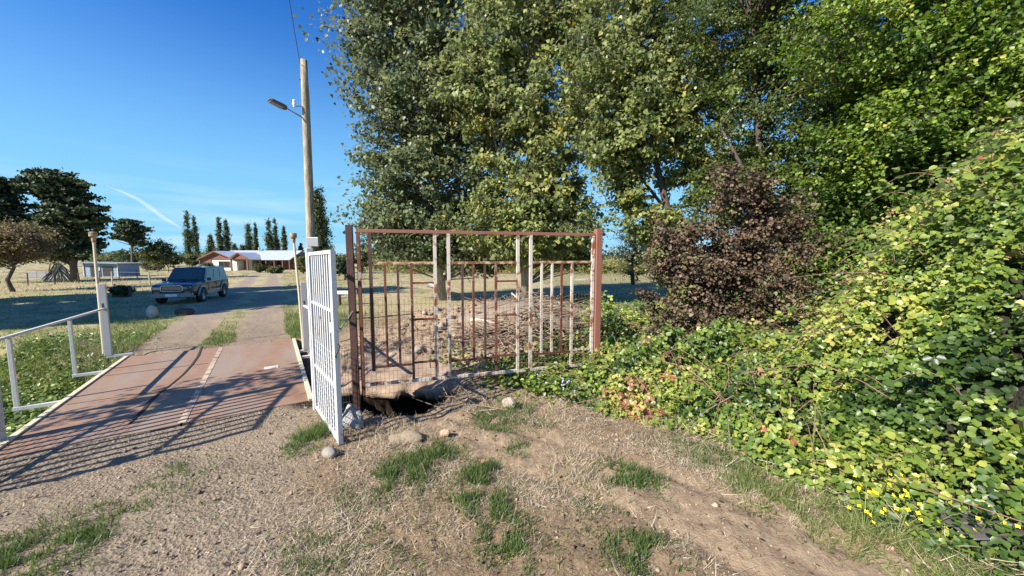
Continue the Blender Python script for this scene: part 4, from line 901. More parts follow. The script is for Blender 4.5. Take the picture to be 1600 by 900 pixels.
# clods over the heap (uncountable)
mb = MB(); g2 = np.random.default_rng(44)
for k in range(700):
    a = g2.uniform(0, 6.28); r = g2.normal() * .9
    x, y = -0.7 + math.cos(a) * r * 1.6, 7.7 + math.sin(a) * r * 1.15
    s_ = .02 + .05 * g2.uniform() ** 3
    n0 = len(mb.v); mb.blob((x, y, tz(x, y) + s_ * .3), (s_ * 1.2, s_, s_ * .8), k, 3, .9, a)
tag(mb.build('soil_clods', M['clod']), 'crumbled clods of dry soil over the heap', 'clods', kind='stuff')
# logs and sticks behind the panel
def log(a, b, ra, rb, label, mat, name='log', cat='log', group=None, n=6, wob=.04, seed=0):
    g = np.random.default_rng(seed); a, b = Vector(a), Vector(b); pts = []
    for i in range(n): 
        t = i / (n - 1); q = a.lerp(b, t); 
        if 0 < i < n - 1: q += Vector(g.normal(size=3) * wob * (b - a).length)
        pts.append(q - a)
    o = MB().tube(pts, [ra + (rb - ra) * i / (n - 1) for i in range(n)], 9).build(name, mat, smooth=True); o.location = a; return tag(o, label, cat, group)
def above(px, py, h): 
    z = 0
    for _ in range(10): p = gnd(px, py, z); z = .5 * z + .5 * (tz(p.x, p.y) + h)
    return gnd(px, py, z)
log(above(658, 441, .35), above(715, 460, .12), .06, .09, 'thick pale log leaning over the top of the spoil heap', M['palewood'], wob=.02)
BG = 'dead branches piled behind the panel'
bl = [('grey dead branch lying along the foot of the pile', (735, 500), (830, 515)), ('straight stick across the middle of the branch pile', (770, 492), (880, 483)), ('forked stick poking up left of the tree trunk', (745, 470), (775, 415)), ('pale thin stick leaning right of the pale trunk', (845, 480), (890, 470)), ('long bent branch under the right side of the panel', (800, 530), (900, 520)), ('short thick branch at the right end of the pile', (855, 505), (905, 498)),
      ('dark root end sticking out of the pile', (790, 470), (840, 500)), ('thin branch slanting down to the weeds', (865, 470), (905, 500))]
for k, (lb, a, b) in enumerate(bl):
    log(above(*a, .12 + .07 * (k % 4)), above(*b, .10 + .06 * (k % 3)), .035, .018, lb, M['deadwood'] if k % 3 else M['palewood'], 'dead_branch', 'branch', BG, 7, .05, k)
mb = MB()
for k in range(560):
    px, py = g2.uniform(725, 905), g2.uniform(470, 545); p = gt(px, py); p.z += g2.uniform(0, .65) * max(0, 1 - abs(px - 830) / 95); d = Vector((g2.normal() * .4, g2.normal() * .3, g2.normal() * .13))
    mb.tube([p - d * .8, p + Vector(g2.normal(size=3) * .04), p + d], [.012, .009, .003], 4)
for k in range(300):
    px, py = g2.uniform(560, 790), g2.uniform(500, 650); p = gt(px, py); p.z += g2.uniform(0, .06); d = Vector((g2.normal() * .18, g2.normal() * .18, g2.normal() * .05))
    mb.tube([p - d, p + Vector(g2.normal(size=3) * .03), p + d], [.007, .006, .002], 4)
tag(mb.build('brushwood', M['deadwood']), 'tangle of thin dead twigs behind the panel', 'brushwood', kind='stuff')
# roots and fallen leaves hump under pile
p = gt(825, 505); o = MB().blob((0, 0, 0), (1.3, .8, .30), 77, 18, .9).build('leaf_heap', M['deadwood'], smooth=True); o.location = p + Vector((0, .3, .02)); tag(o, 'low heap of soil and dead matter under the branch pile', 'heap')
# black and white ring lying on the heap
p = above(747, 484, .26); t = empty('old_tyre', p, 'small old black tyre with a white-painted side, propped on the heap', 'tyre', None, .4)
def ring(rr, r, n=20, m=8, arc=(0, 2 * math.pi)): return [(Vector((math.cos(a) * rr, 0, math.sin(a) * rr))) for a in np.linspace(*arc, n)]
MB().tube(ring(.13, .04), .045, 8).build('tread', M['black'], t, smooth=True, local=True)
MB().tube([q + Vector((0, -.035, 0)) for q in ring(.115, .02, 14, 8, (-1.2, 2.2))], .02, 6).build('painted_band', M['whitecer'], t, smooth=True, local=True)
# small plank in the shade beyond, pink scrap, tarp
p = above(541, 457, .55); t = empty('bench', Vector((p.x, p.y, tz(p.x, p.y))), 'low white plank bench in the shade beyond the rusty post', 'bench'); h_ = p.z - t.location.z
MB().box((0, 0, h_), (.85, .22, .14)).build('seat', M['white'], t, local=True, bevel=.01)
for s in (-.3, .3): MB().box((s, 0, h_ / 2 - .04), (.06, .18, h_ - .07)).build('leg', M['darkwood'], t, local=True)
p = gt(757, 722); mb = MB(); mb.blob((0, 0, 0), (.05, .03, .008), 3, 8, .8); o = mb.build('plastic_scrap', plain('faded_pink_plastic', (.62, .25, .2), .6)); o.location = p + Vector((0, 0, .012)); tag(o, 'faded pink scrap trodden into the dry soil', 'scrap')
mb = MB(); pts = [gt(1470, 765), gt(1510, 775), gt(1560, 790), gt(1640, 815), gt(1660, 880), gt(1590, 850), gt(1530, 815), gt(1490, 795)]
def tarp():
    x0, x1, y0, y1 = 3.05, 4.6, 2.3, 2.95; n = 40; vs = []; fs = []
    for i in range(n):
        for j in range(n):
            x = x0 + (x1 - x0) * i / (n - 1); y = y0 + (y1 - y0) * j / (n - 1) - .25 * (x - x0); vs.append((x, y, tz(x, y) + .10 + .25*(x-x0)*.5 + .03 * float(fbm(x * 3, y * 3, 9))))
    for i in range(n - 1):
        for j in range(n - 1): fs.append((i * n + j, (i + 1) * n + j, (i + 1) * n + j + 1, i * n + j + 1))
    o = MB().add(vs, fs).build('plastic_sheet', plain('dark_plastic_sheet', (.085, .075, .075), .55, .1), smooth=True); m = o.modifiers.new('s', 'SOLIDIFY'); m.thickness = .004
    tag(o, 'smooth dark grey sheet showing under the brambles at the bottom right', 'plastic sheet')
tarp()
# ---------------------------------------------------------------- yellow flowering weeds and a few mauve ones
def flowers(pts, name, label, cat, mat, n, h, spread, group, fr=.016):
    for k, (px, py, lb) in enumerate(pts):
        b = gt(px, py); root = empty(name, b, lb, cat, group); st = MB(); fl = MB(); g = np.random.default_rng(k + 300 + px)
        for s in range(n):
            tip = b + Vector((g.normal() * spread, g.normal() * spread * .7 - .05, h * g.uniform(.5, 1.1))); mid = b.lerp(tip, .55) + Vector((0, 0, h * .12))
            st.tube([b, mid, tip], [.0035, .0025, .0015], 4, cap=False)
            for q in range(g.integers(1, 3)):
                c = tip + Vector(g.normal(size=3) * .022)
                nn = Vector((g.normal() * .6 , -.6 + g.normal() * .4, 1)).normalized(); a = nn.orthogonal().normalized(); bb = nn.cross(a)
                vs = [c]; fs = []
                for i in range(8):
                    ra = fr * (1 if i % 2 else .55); ang = i / 8 * 2 * math.pi; vs.append(c + (a * math.cos(ang) + bb * math.sin(ang)) * ra + nn * .005)
                for i in range(8): fs.append((0, 1 + i, 1 + (i + 1) % 8))
                MB().add(vs, fs).build('flower', mat, root)
        st.build('stem', M['stem'], root)
M['stem'] = plain('green_stem', (.16, .2, .06), .6)
M['yellow'] = plain('yellow_petal', (.85, .70, .02), .5, .08); M['mauve'] = plain('mauve_petal', (.5, .42, .68), .5, .1)
flowers([(1350, 830, 'yellow-flowered weed at the grassy edge, leftmost of them'), (1400, 845, 'yellow-flowered weed with the biggest blooms, in the grass'), (1440, 830, 'yellow-flowered weed leaning towards the brambles'), (1470, 800, 'tall yellow-flowered weed in front of the lowest brambles'), (1520, 850, 'yellow-flowered weed beside the dark grey sheet'), (1380, 790, 'small yellow-flowered weed near the dead stalks')],
        'flowering_weed', '', 'flowering weed', M['yellow'], 8, .30, .16, 'yellow-flowered weeds')
flowers([(855, 612, 'mauve-flowered weed below the bottom rail of the panel'), (880, 625, 'mauve-flowered weed nearest the red-brown post')], 'mauve_weed', '', 'flowering weed', M['mauve'], 12, .28, .14, 'mauve-flowered weeds', .014)

# ---------------------------------------------------------------- utility pole
PU = at(486, 400, 11.0); PU.z = tz(PU.x, PU.y); PUT = at(474.5, 94, 10.9)
def build_pole():
    root = empty('utility_pole', PU, 'weathered wooden pole with a grey street light arm', 'utility pole')
    top = PUT; ax = (top - PU)
    def Q(z): return PU + ax * ((z - PU.z) / ax.z)
    n = 12; mb = MB(); mb.tube([PU + ax * t for t in np.linspace(-.03, 1, n)], [.135 - .045 * t for t in np.linspace(0, 1, n)], 16); mb.build('shaft', M['polewood'], root, smooth=True)
    la = at(473, 184, 10.85); lb = at(445, 167, 10.4)
    MB().tube([la + Vector((.05, 0, -.12)), la, lb], [.022, .022, .020], 10).build('lamp_arm', M['galv'], root, smooth=True)
    ha = at(448, 169, 10.42); hb = at(420, 155, 10.1); d = (hb - ha).normalized(); sx = d.cross(Vector((0, 0, 1))).normalized(); up = sx.cross(d)
    prof = [(0, .035, .05), (.08, .06, .06), (.16, .12, .05), (.55, .13, .035), (.62, .10, .02)]
    L_ = (hb - ha).length; vs = []; fs = []
    for u, ww, hh in prof:
        c = ha + d * (u / .62 * L_)
        for a, b in ((-1, -1), (1, -1), (1, .3), (.6, 1), (-.6, 1), (-1, .3)): vs.append(c + sx * a * ww + up * b * hh)
    for i in range(len(prof) - 1):
        for k in range(6): fs.append((i * 6 + k, i * 6 + (k + 1) % 6, (i + 1) * 6 + (k + 1) % 6, (i + 1) * 6 + k))
    fs += [tuple(range(6))[::-1], tuple(range(24, 30))]
    hd = MB().add(vs, fs).build('lamp_head', M['darkgalv'], root)
    c = ha + d * (.36 / .62 * L_) - up * .052; MB().bar(c - d * .16, c + d * .16, .17, .012, up=tuple(up)).build('lens', M['lens'], hd)
    ib = at(470, 166, 10.85); ia = at(460, 166, 10.7)
    MB().tube([ib + Vector((.05, 0, 0)), ia], .010, 8).build('insulator_pin', M['dark'], root)
    MB().lathe([(0, -.03), (.03, -.03), (.035, 0), (.022, .02), (.05, .04), (.05, .07), (.028, .09), (.045, .11), (.042, .16), (.02, .18), (0, .18)], ia, n=14).build('insulator', M['whitecer'], root, smooth=True)
    MB().tube([Q(6.9) + Vector((-.13, -.02, 0)), Q(6.9) + Vector((.1, 0, 0))], .02, 8).build('bolt', M['dark'], root)
    cb = MB(); cb.tube([Q(7.4) + Vector((.09, -.06, 0)), Q(6.5) + Vector((.125, -.03, 0)), Q(4) + Vector((.135, -.03, 0)), Q(1) + Vector((.15, -.03, 0))], .012, 6); cb.build('cable', M['black'], root)
    bx = at(490, 378, 10.75); MB().box(bx, (.32, .12, .26)).build('meter_box', M['galv'], root, bevel=.01)
    return root
M['darkgalv'] = plain('dark_grey_lamp_housing', (.10, .10, .105), .5); M['lens'] = plain('lamp_lens', (.4, .42, .42), .2)
build_pole()
a = PUT - Vector((.05, .1, .15)); far_ = Vector((-1.2, -18, 9.0)); pts = []
far_ = at(440, -90, 7.2) if False else None
w1 = at(452, 0, 9.2); dirw = (w1 - a); pts = [a + dirw * t + Vector((0, 0, .010 * t * t)) for t in np.linspace(0, 9, 24)]
tag(MB().tube(pts, .009, 5).build('power_cable', M['dark']), 'thin overhead cable running from the top of the wooden pole', 'cable')

# ---------------------------------------------------------------- off-frame trees and pines
def pine(px, py_base, Y, toppy, wpx, label, seed, ncl, group='pines at the left', lift=.25, lobes=None):
    b = at(px, py_base, Y); b.z = tz(b.x, b.y); H = at(px, toppy, Y).z - b.z; W_ = wpx / F * Y / 2
    lobes = lobes or [(0, 0, H * (.30 + .5 * lift), W_ * .8, W_ * .7, H * .2, 2), (0, 0, H * .6, W_, W_ * .8, H * .2, 3), (W_ * .1, 0, H * .82, W_ * .65, W_ * .6, H * .16, 2)]
    return tree('pine_tree', label, 'tree', b, trunkpts(H * .95, (W_ * .1, 0), .12, 7, seed), H * .03, lobes, int(ncl * 1.7), H * .042, 95, H * .020, M['pine'], M['barkdark'], group, tmpl=NEED, flat=.35, tint=(.5, .25), seed=seed, surf=1.8, out=.2, branch_r=H * .006)
pine(118, 436, 42, 276, 110, 'largest dark pine, standing over the blue shed at the left', 51, 330, lobes=[(-.8, 0, 4.0, 3.6, 3, 1.5, 2), (-1.2, 0, 6.5, 4.4, 3, 1.8, 3), (.6, 0, 7.6, 3.0, 2.6, 1.5, 2), (-1.3, 0, 10.9, 3.2, 2.2, 1.5, 2.6), (-.6, 0, 9.6, 2.6, 2, 1.6, 1)])
pine(-8, 440, 40, 262, 120, 'dark pine cut by the left edge, behind the tan bushy tree', 52, 260)
pine(208, 419, 70, 338, 66, 'umbrella-shaped pine with a bare trunk, left of the vapour trail', 53, 190, lobes=[(-.2, 0, 6.6, 3.0, 2.4, .9, 3), (.4, 0, 7.9, 2.6, 2.2, .9, 3), (-.3, 0, 9.1, 1.6, 1.4, .6, 1.5), (1.9, 0, 5.4, 1.6, 1.2, .6, .8)])
def bushy(px, py_base, Y, toppy, wpx, label, seed, mat, cat='bush', name='bush', group=None, n=90, leaf=.25, trunk_h=.3, bmat='barkdark', nl=60, tint=(.5, .2)):
    b = at(px, py_base, Y); b.z = tz(b.x, b.y); H = max(at(px, toppy, Y).z - b.z, .5); W_ = wpx / F * Y / 2
    return tree(name, label, cat, b, trunkpts(H * .7, (0, 0), .05 * W_, 5, seed), max(.03, H * .03), [(0, 0, H * (.5 + trunk_h * .3), W_, W_ * .8, H * (.5 - trunk_h * .3), 1)], n, min(W_, H) * .22, nl, leaf, mat, M[bmat], group, seed=seed, surf=2.2, tint=tint, branch_r=H * .006)
bushy(22, 452, 27, 345, 110, 'dark bushy tree with a tan dry top at the left edge', 55, M['tanl'], 'tree', 'bushy_tree', n=190, leaf=.13, trunk_h=.6, nl=90)
bushy(248, 418, 72, 374, 42, 'grey-green rounded tree right of the umbrella pine', 56, M['farl'], 'tree', 'rounded_tree', n=120, leaf=.28)
# row of lombardy poplars behind the house
LP = [(297, 325, 13, 'tallest slim poplar, far left of the row behind the house'), (308, 335, 10, 'slim poplar touching the tallest one on its right'), (331, 366, 13, 'short broad poplar above the left end of the roof'), (346, 337, 11, 'tall poplar above the left gable, thicker of its pair'), (357, 342, 11, 'slim poplar above the left gable, right one of its pair'),
      (368, 380, 12, 'low poplar top showing between the two gables'), (380, 383, 14, 'lowest poplar top, just left of the porch gable'), (391, 345, 14, 'broad poplar standing over the porch gable'), (402, 347, 7, 'thinnest poplar, close right of the broad one over the porch'), (423, 338, 12, 'left one of the twin poplars above the long roof'), (433, 340, 11, 'right one of the twin poplars above the long roof'), (446, 352, 8, 'thin poplar at the right end of the roof'), (464, 392, 10, 'short poplar behind the cream pipe right of the road'), (471, 378, 7, 'thin poplar right behind the wooden pole')]
for k, (px, ty, wd, lb) in enumerate(LP):
    Y = 115 + 8 * math.sin(k * 2.1); b = at(px, 410, Y); b.z = tz(b.x, b.y); H = at(px, ty, Y).z - b.z; W_ = wd / F * Y / 2
    tree('lombardy_poplar', lb, 'tree', b, [(0, 0, -.2), (0, 0, H * .5), (0, 0, H * .96)], .22, [(0, 0, H * .32, W_, W_, H * .24, 2), (0, 0, H * .55, W_ * .95, W_, H * .25, 2), (0, 0, H * .80, W_ * .45, W_ * .45, H * .18, 1)], 190, W_ * .30, 30, .30, M['lomb'], M['barkdark'], 'poplar row behind the house', flat=1.6, seed=100 + k, tint=(.5, .22), surf=2.4, branch_r=.04)
b = at(502, 425, 60); b.z = tz(b.x, b.y); H = at(502, 292, 60).z - b.z
tree('lombardy_poplar', 'big dark column-shaped poplar just right of the wooden pole', 'tree', b, [(0, 0, -.2), (0, 0, H * .5), (0, 0, H * .96)], .25, [(0, 0, H * .28, 1.6, 1.4, H * .22, 2), (0, 0, H * .52, 1.35, 1.3, H * .24, 2), (0, 0, H * .78, .7, .7, H * .2, 1.2)], 260, .55, 60, .26, M['lomb'], M['barkdark'], None, flat=1.6, seed=140, tint=(.45, .22), surf=2.4, branch_r=.04)
bs = [(515, 440, 38, 385, 34, 'dark bush at the foot of the big column poplar', 'lomb'), (538, 440, 40, 398, 26, 'dark bush touching the left post of the rusty panel', 'lomb'), (566, 430, 60, 372, 30, 'dark round tree behind the left bars of the panel', 'lomb'), (600, 425, 90, 368, 26, 'distant green tree between the first bars of the panel', 'lomb'),
      (474, 425, 60, 400, 24, 'dark bush between the pipe and the white gate', 'farl'), (190, 458, 21, 446, 26, 'low dark bush behind the white end post', 'farl'), (270, 412, 90, 396, 26, 'round bush left of the house', 'farl'), (325, 420, 68, 412, 20, 'small shrub in front of the cream wall', 'farl'), (405, 423, 66, 413, 16, 'garden shrub right of the porch', 'farl'), (430, 425, 62, 416, 26, 'low garden shrub before the dark wall of the house', 'farl'),
      (990, 420, 30, 330, 75, 'grey-green willow bush right of the red-brown post', 'farl'), (1045, 440, 16, 330, 80, 'dark green bush hidden behind the withered shrub', 'wild'), (300, 410, 100, 398, 20, 'bush under the two tallest poplars', 'farl'), (240, 418, 75, 408, 30, 'dark low bush under the umbrella pine', 'farl'), (165, 412, 80, 404, 40, 'low bush behind the blue shed roof', 'farl')]
for k, (px, pb, Y, ty, wd, lb, mt) in enumerate(bs):
    bushy(px, pb, Y, ty, wd, lb, 160 + k, M[mt], 'bush', 'bush', 'bushes about the field' if k > 3 else None, n=70, leaf=max(.12, Y * .004), trunk_h=.1, nl=60)
# far tree line that reads as one mass
def farline():
    P, S, T = [], [], []
    for k in range(150):
        a = rng.uniform(R(-56), R(32)); d = rng.uniform(150, 330); x, y = math.sin(a) * d, math.cos(a) * d; z = tz(x, y); h = rng.uniform(2.5, 7) * (1.3 if a > R(-22) else .8); w_ = h * rng.uniform(.5, 1.4)
        n = 260; q = norm(rng.normal(size=(n, 3))) * rng.uniform(size=(n, 1)) ** .4
        P.append(np.array([x, y, z + h * .5]) + q * np.array([w_, w_, h * .5])); S.append(np.full(n, .75) * rng.uniform(.6, 1.3, n)); T.append(np.clip(rng.normal(.5, .18) + rng.normal(size=n) * .12, 0, 1))
    P, S, T = map(np.concatenate, (P, S, T)); V, Fc, t = scat(LEAF4, P, rng.normal(size=(len(P), 3)) + np.array([0, -.3, .5]), S, T)
    tag(np_mesh('distant_trees', V, Fc, M['farl'], None, dict(tint=t)), 'far line of trees and scrub on the horizon', 'tree line', kind='stuff')
farline()
# yellowish scrub at the far side of the field behind the panel
def scrub():
    P, S, T = [], [], []
    for k in range(170):
        px = rng.uniform(560, 1010); Y = rng.uniform(55, 85); c = at(px, 405, Y); z = tz(c.x, c.y); h = rng.uniform(1.2, 2.6); n = 170
        q = norm(rng.normal(size=(n, 3))) * rng.uniform(size=(n, 1)) ** .4; P.append(np.array([c.x, c.y, z + h * .5]) + q * np.array([h * 1.1, h, h * .55])); S.append(np.full(n, .30)); T.append(np.clip(rng.normal(.72, .2) + rng.normal(size=n) * .12, 0, 1))
    P, S, T = map(np.concatenate, (P, S, T)); V, Fc, t = scat(LEAF4, P, rng.normal(size=(len(P), 3)) + np.array([0, -.3, .5]), S, T)
    tag(np_mesh('scrub', V, Fc, M['scrub'], None, dict(tint=t)), 'yellow-green scrub at the far edge of the field', 'scrub', kind='stuff')
M['scrub'] = leafmat('yellow_green_scrub', [(0, (.05, .06, .02)), (.5, (.13, .15, .04)), (1, (.32, .26, .08))], rough=.6)
scrub()
# trees outside the left edge that throw the long shade over the road and car
for k, (x, y, h_, lb) in enumerate([(-31, 7.0, 21.5, 'tall dense pine outside the left edge, shading the road'), (-28, 3.6, 17, 'dense pine outside the left edge nearest the bridge'), (-36, 11.5, 19, 'dense pine outside the left edge beyond the others')]):
    tree('pine_tree', lb, 'tree', Vector((x, y, tz(x, y))), trunkpts(h_ * .95, (0, 0), .15, 7, 90 + k), .35, [(0, 0, h_ * .25, 3.0, 3.0, h_ * .22, 3), (0, 0, h_ * .55, 3.0, 3.0, h_ * .25, 3), (0, 0, h_ * .82, 2.0, 2.0, h_ * .17, 2)], 300, 1.0, 60, .7, M['pine'], M['barkdark'], 'pines at the left', tmpl=NEED, flat=.5, seed=90 + k, surf=2.2, branch_r=.09)
tree('young_tree', 'thin young tree outside the left edge, dappling the bridge with shade', 'tree', Vector((-8.3, 2.1, tz(-8.3, 2.1))), [(0, 0, -.2), (.05, 0, 2), (.1, .1, 4), (.1, 0, 6)], .06, [(.3, .1, 3.6, .8, .7, .6, 2), (.2, 0, 5.2, 1.0, .8, .9, 2)], 34, .3, 42, .10, M['wild'], M['barkdark'], None, seed=97)

# ---------------------------------------------------------------- house
def build_house():
    Y = 75.0; g0 = at(380, 420, Y); gz = tz(g0.x, g0.y + 4)
    root = empty('house', Vector((g0.x, Y, gz)), 'single-storey cream and brick-red house with a pale metal roof', 'house')
    def X(px): return at(px, 410, Y).x
    def Z(py): return at(380, py, Y).z
    cream, brick, roofm, dk, wood = M['hcream'], M['hbrick'], M['hroof'], M['hdark'], M['hwood']
    xl, xr = X(311), X(370); ze = Z(406.5); zp = Z(393.5); xm = (xl + xr) / 2 - .3
    B = gz - .3
    MB().box(((xl + xr) / 2, Y + 3, (B + ze) / 2), (xr - xl, 6, ze - B)).build('wall', cream, root)
    # gable
    yf = Y - .03
    MB().add([(xl, yf, ze), (xr, yf, ze), (xm, yf, zp), (xl, yf + .25, ze), (xr, yf + .25, ze), (xm, yf + .25, zp)], [(0, 1, 2), (5, 4, 3), (0, 3, 4, 1), (1, 4, 5, 2), (2, 5, 3, 0)]).build('gable', brick, root)
    MB().box((X(322), Y - .06, Z(409)), (2.3, .05, 1.0)).build('red_band', brick, root)
    # roofs
    def gable_roof(xa, xb, xm_, ze_, zp_, y0, y1, th=.12):
        vs = []; 
        for y in (y0, y1): vs += [(xa, y, ze_), (xm_, y, zp_), (xb, y, ze_), (xa, y, ze_ - th), (xm_, y, zp_ - th), (xb, y, ze_ - th)]
        return MB().add(vs, [(0, 6, 7, 1), (1, 7, 8, 2), (3, 4, 10, 9), (4, 5, 11, 10), (0, 1, 4, 3), (1, 2, 5, 4), (6, 9, 10, 7), (7, 10, 11, 8), (0, 3, 9, 6), (2, 8, 11, 5)])
    gable_roof(xl - .5, xr + .5, xm, ze - .05, zp + .18, Y - .6, Y + 9).build('roof', roofm, root)
    f = MB(); f.bar((xl - .5, Y - .62, ze - .12), (xm, Y - .62, zp + .1), .05, .16); f.bar((xr + .5, Y - .62, ze - .12), (xm, Y - .62, zp + .1), .05, .16); f.build('bargeboard', wood, root)
    # main block, ridge left to right
    x0, x1 = X(330), X(449); zr = Z(392.8); zev = Z(405.5)
    MB().box(((x0 + X(446)) / 2, Y + 6.2, (B + zev) / 2), (X(446) - x0, 6, zev - B)).build('wall', M['hwall2'], root)
    y0, ym, y1 = Y + .9, Y + 5.5, Y + 10
    MB().add([(x0, y0, zev), (x1, y0, zev), (x1, ym, zr + .25), (x0, ym, zr + .25), (x0, y1, zev), (x1, y1, zev), (x0, y0, zev - .12), (x1, y0, zev - .12), (x1, ym, zr + .1), (x0, ym, zr + .1), (x0, y1, zev - .12), (x1, y1, zev - .12)],
             [(0, 1, 2, 3), (3, 2, 5, 4), (6, 9, 8, 7), (9, 10, 11, 8), (0, 6, 7, 1), (4, 5, 11, 10), (1, 7, 8, 2), (2, 8, 11, 5), (0, 3, 9, 6), (3, 4, 10, 9)]).build('roof', roofm, root)
    # porch
    pa, pb, pm = X(370), X(399), X(384); pe = Z(405); pp = Z(395.5)
    gable_roof(pa - .4, pb + .5, pm, pe, pp + .15, Y - 2.2, Y + 3).build('porch_roof', roofm, root)
    MB().add([(pa + .2, Y - 1.9, pe), (pb - .2, Y - 1.9, pe), (pm, Y - 1.9, pp - .1), (pa + .2, Y - 1.7, pe), (pb - .2, Y - 1.7, pe), (pm, Y - 1.7, pp - .1)], [(0, 1, 2), (5, 4, 3), (0, 3, 4, 1), (1, 4, 5, 2), (2, 5, 3, 0)]).build('porch_gable', brick, root)
    f = MB(); f.bar((pa - .4, Y - 2.22, pe - .07), (pm, Y - 2.22, pp + .07), .05, .2); f.bar((pb + .5, Y - 2.22, pe - .07), (pm, Y - 2.22, pp + .07), .05, .2); f.build('bargeboard', wood, root)
    for px in (372.5, 397): MB().box((X(px), Y - 1.9, (B + pe) / 2), (.25, .25, pe - B)).build('porch_post', wood, root)
    MB().box((X(384), Y + 2.0, (B + pe) / 2), (3.6, .1, pe - B)).build('porch_wall', dk, root)
    d = MB().box((X(380), Y + 1.9, B + 1.35), (.95, .08, 2.1)).build('door', M['hcreamw'], root)
    MB().box((X(380) + .35, Y + 1.84, B + 1.3), (.06, .04, .2)).build('handle', M['dark'], d)
    for px, wd in ((390, 1.2),):
        w_ = MB().box((X(px), Y + 1.93, B + 1.6), (wd, .06, 1.2)).build('window', wood, root); MB().box((X(px), Y + 1.88, B + 1.6), (wd - .16, .04, 1.04)).build('pane', M['glass'], w_)
    w_ = MB(); cx, cz, ww, hh = X(350.5), Z(413), 2.1, 1.15
    w_.box((cx, Y - .05, cz + hh / 2), (ww, .1, .1)); w_.box((cx, Y - .05, cz - hh / 2), (ww, .1, .1)); w_.box((cx - ww / 2, Y - .05, cz), (.1, .1, hh)); w_.box((cx + ww / 2, Y - .05, cz), (.1, .1, hh)); w_.box((cx, Y - .05, cz), (.06, .08, hh))
    w_ = w_.build('window', wood, root); MB().box((cx, Y - .02, cz), (ww, .03, hh)).build('pane', M['glass'], w_)
    for px in (408, 422, 437):
        w_ = MB().box((X(px), Y + 3.17, Z(411)), (1.3, .08, 1.1)).build('window', wood, root); MB().box((X(px), Y + 3.12, Z(411)), (1.14, .04, .94)).build('pane', M['glass'], w_)
    for px in (410, 423, 436, 447): MB().box((X(px), Y + 1.1, (B + zev) / 2), (.16, .16, zev - B)).build('veranda_post', wood, root)
    MB().lathe([(0, 0), (.12, 0), (.12, .8), (.2, .82), (.2, .95), (0, 1.0)], (X(380), Y + 5, zr - .1), n=12).build('chimney', M['greywhite'], root)
M['hcream'] = plain('cream_render', (.78, .75, .68), .85, .08); M['hcreamw'] = plain('white_door_paint', (.7, .68, .62), .7, .05)
M['hbrick'] = plain('brick_red_boards', (.20, .075, .055), .8, .2); M['hwall2'] = plain('dark_red_wall', (.17, .07, .05), .85, .2)
M['hdark'] = plain('porch_interior_wall', (.30, .20, .15), .85); M['hwood'] = plain('red_brown_timber', (.20, .085, .055), .7)
def corr(name, c):
    m = NT(name); wv = m.n('TexWave'); wv.inputs['Scale'].default_value = 3.2; m.l(m.pos(), wv.inputs['Vector']); f = m.noise(.6, 5)
    m.col(m.mix(f, tuple(x * .85 for x in c), c)).set(Roughness=.45, Metallic=.2).bump(wv.outputs[0], .02); return m.m
M['hroof'] = corr('pale_metal_roofing', (.58, .62, .66))
mg = NT('dark_window_glass'); mg.col((.02, .025, .03)).set(Roughness=.08); M['glass'] = mg.m
build_house()
# shed
def build_shed():
    M['tin'] = corr('dull_tin', (.36, .36, .36))
    Y = 52; c = at(160, 428, Y); gz = tz(c.x, Y); root = empty('shed', Vector((c.x, Y, gz)), 'low blue-grey shed with a flat tin roof beneath the pines', 'shed')
    def X(px): return at(px, 415, Y).x
    zt = at(160, 411.5, Y).z; rf = M['tin']
    MB().box(((X(131) + X(184)) / 2, Y + 1.5, (gz - .2 + zt) / 2), (X(184) - X(131), 3, zt - gz + .2)).build('wall', M['shedblue'], root)
    MB().box(((X(126) + X(190)) / 2, Y + 1.3, zt + .06), (X(190) - X(126), 3.8, .08), Matrix.Rotation(.03, 3, 'Y')).build('roof', rf, root)
    MB().box((X(146), Y - .03, gz + .75), (.9, .06, 1.5)).build('door', M['sheddark'], root)
    MB().box((X(168), Y - .03, gz + .8), (1.4, .06, 1.3)).build('opening', M['sheddark'], root)
    for px in (131, 156, 184): MB().box((X(px), Y - .06, (gz + zt) / 2), (.1, .1, zt - gz)).build('post', M['greywhite'], root)
M['shedblue'] = plain('blue_grey_boards', (.20, .28, .38), .8, .25); M['sheddark'] = plain('dark_boards', (.03, .03, .035), .9)
build_shed()
M['tin'] = corr('dull_tin', (.36, .35, .34))
# stack of poles leaning under the pine, and tin sheets
c = at(92, 428, 44); c.z = tz(c.x, c.y); root = empty('wood_stack', c, 'cone of pale split poles stacked beneath the largest pine', 'wood stack')
for k in range(26):
    a = k / 26 * 6.28; g = np.random.default_rng(k); r_ = g.uniform(.9, 1.6)
    MB().tube([c + Vector((math.cos(a) * r_, math.sin(a) * r_, 0)), c + Vector((math.cos(a) * .1 + g.normal() * .25, math.sin(a) * .1, g.uniform(1.5, 2.2)))], .06, 6).build('pole', M['palewood'] if k % 2 else M['deadwood'], root)
c = at(65, 428, 46); c.z = tz(c.x, c.y); root = empty('sheet_fence', c, 'low fence of pale corrugated sheets left of the wood stack', 'fence')
for k in range(3): MB().box(c + Vector((-1.2 + k * 1.15, .03 * k, .6)), (1.12, .04, .9)).build('sheet', M['tin'], root)
MB().box(c + Vector((0, -.06, 1.18)), (3.6, .05, .08)).build('rail', M['hbrick'], root)
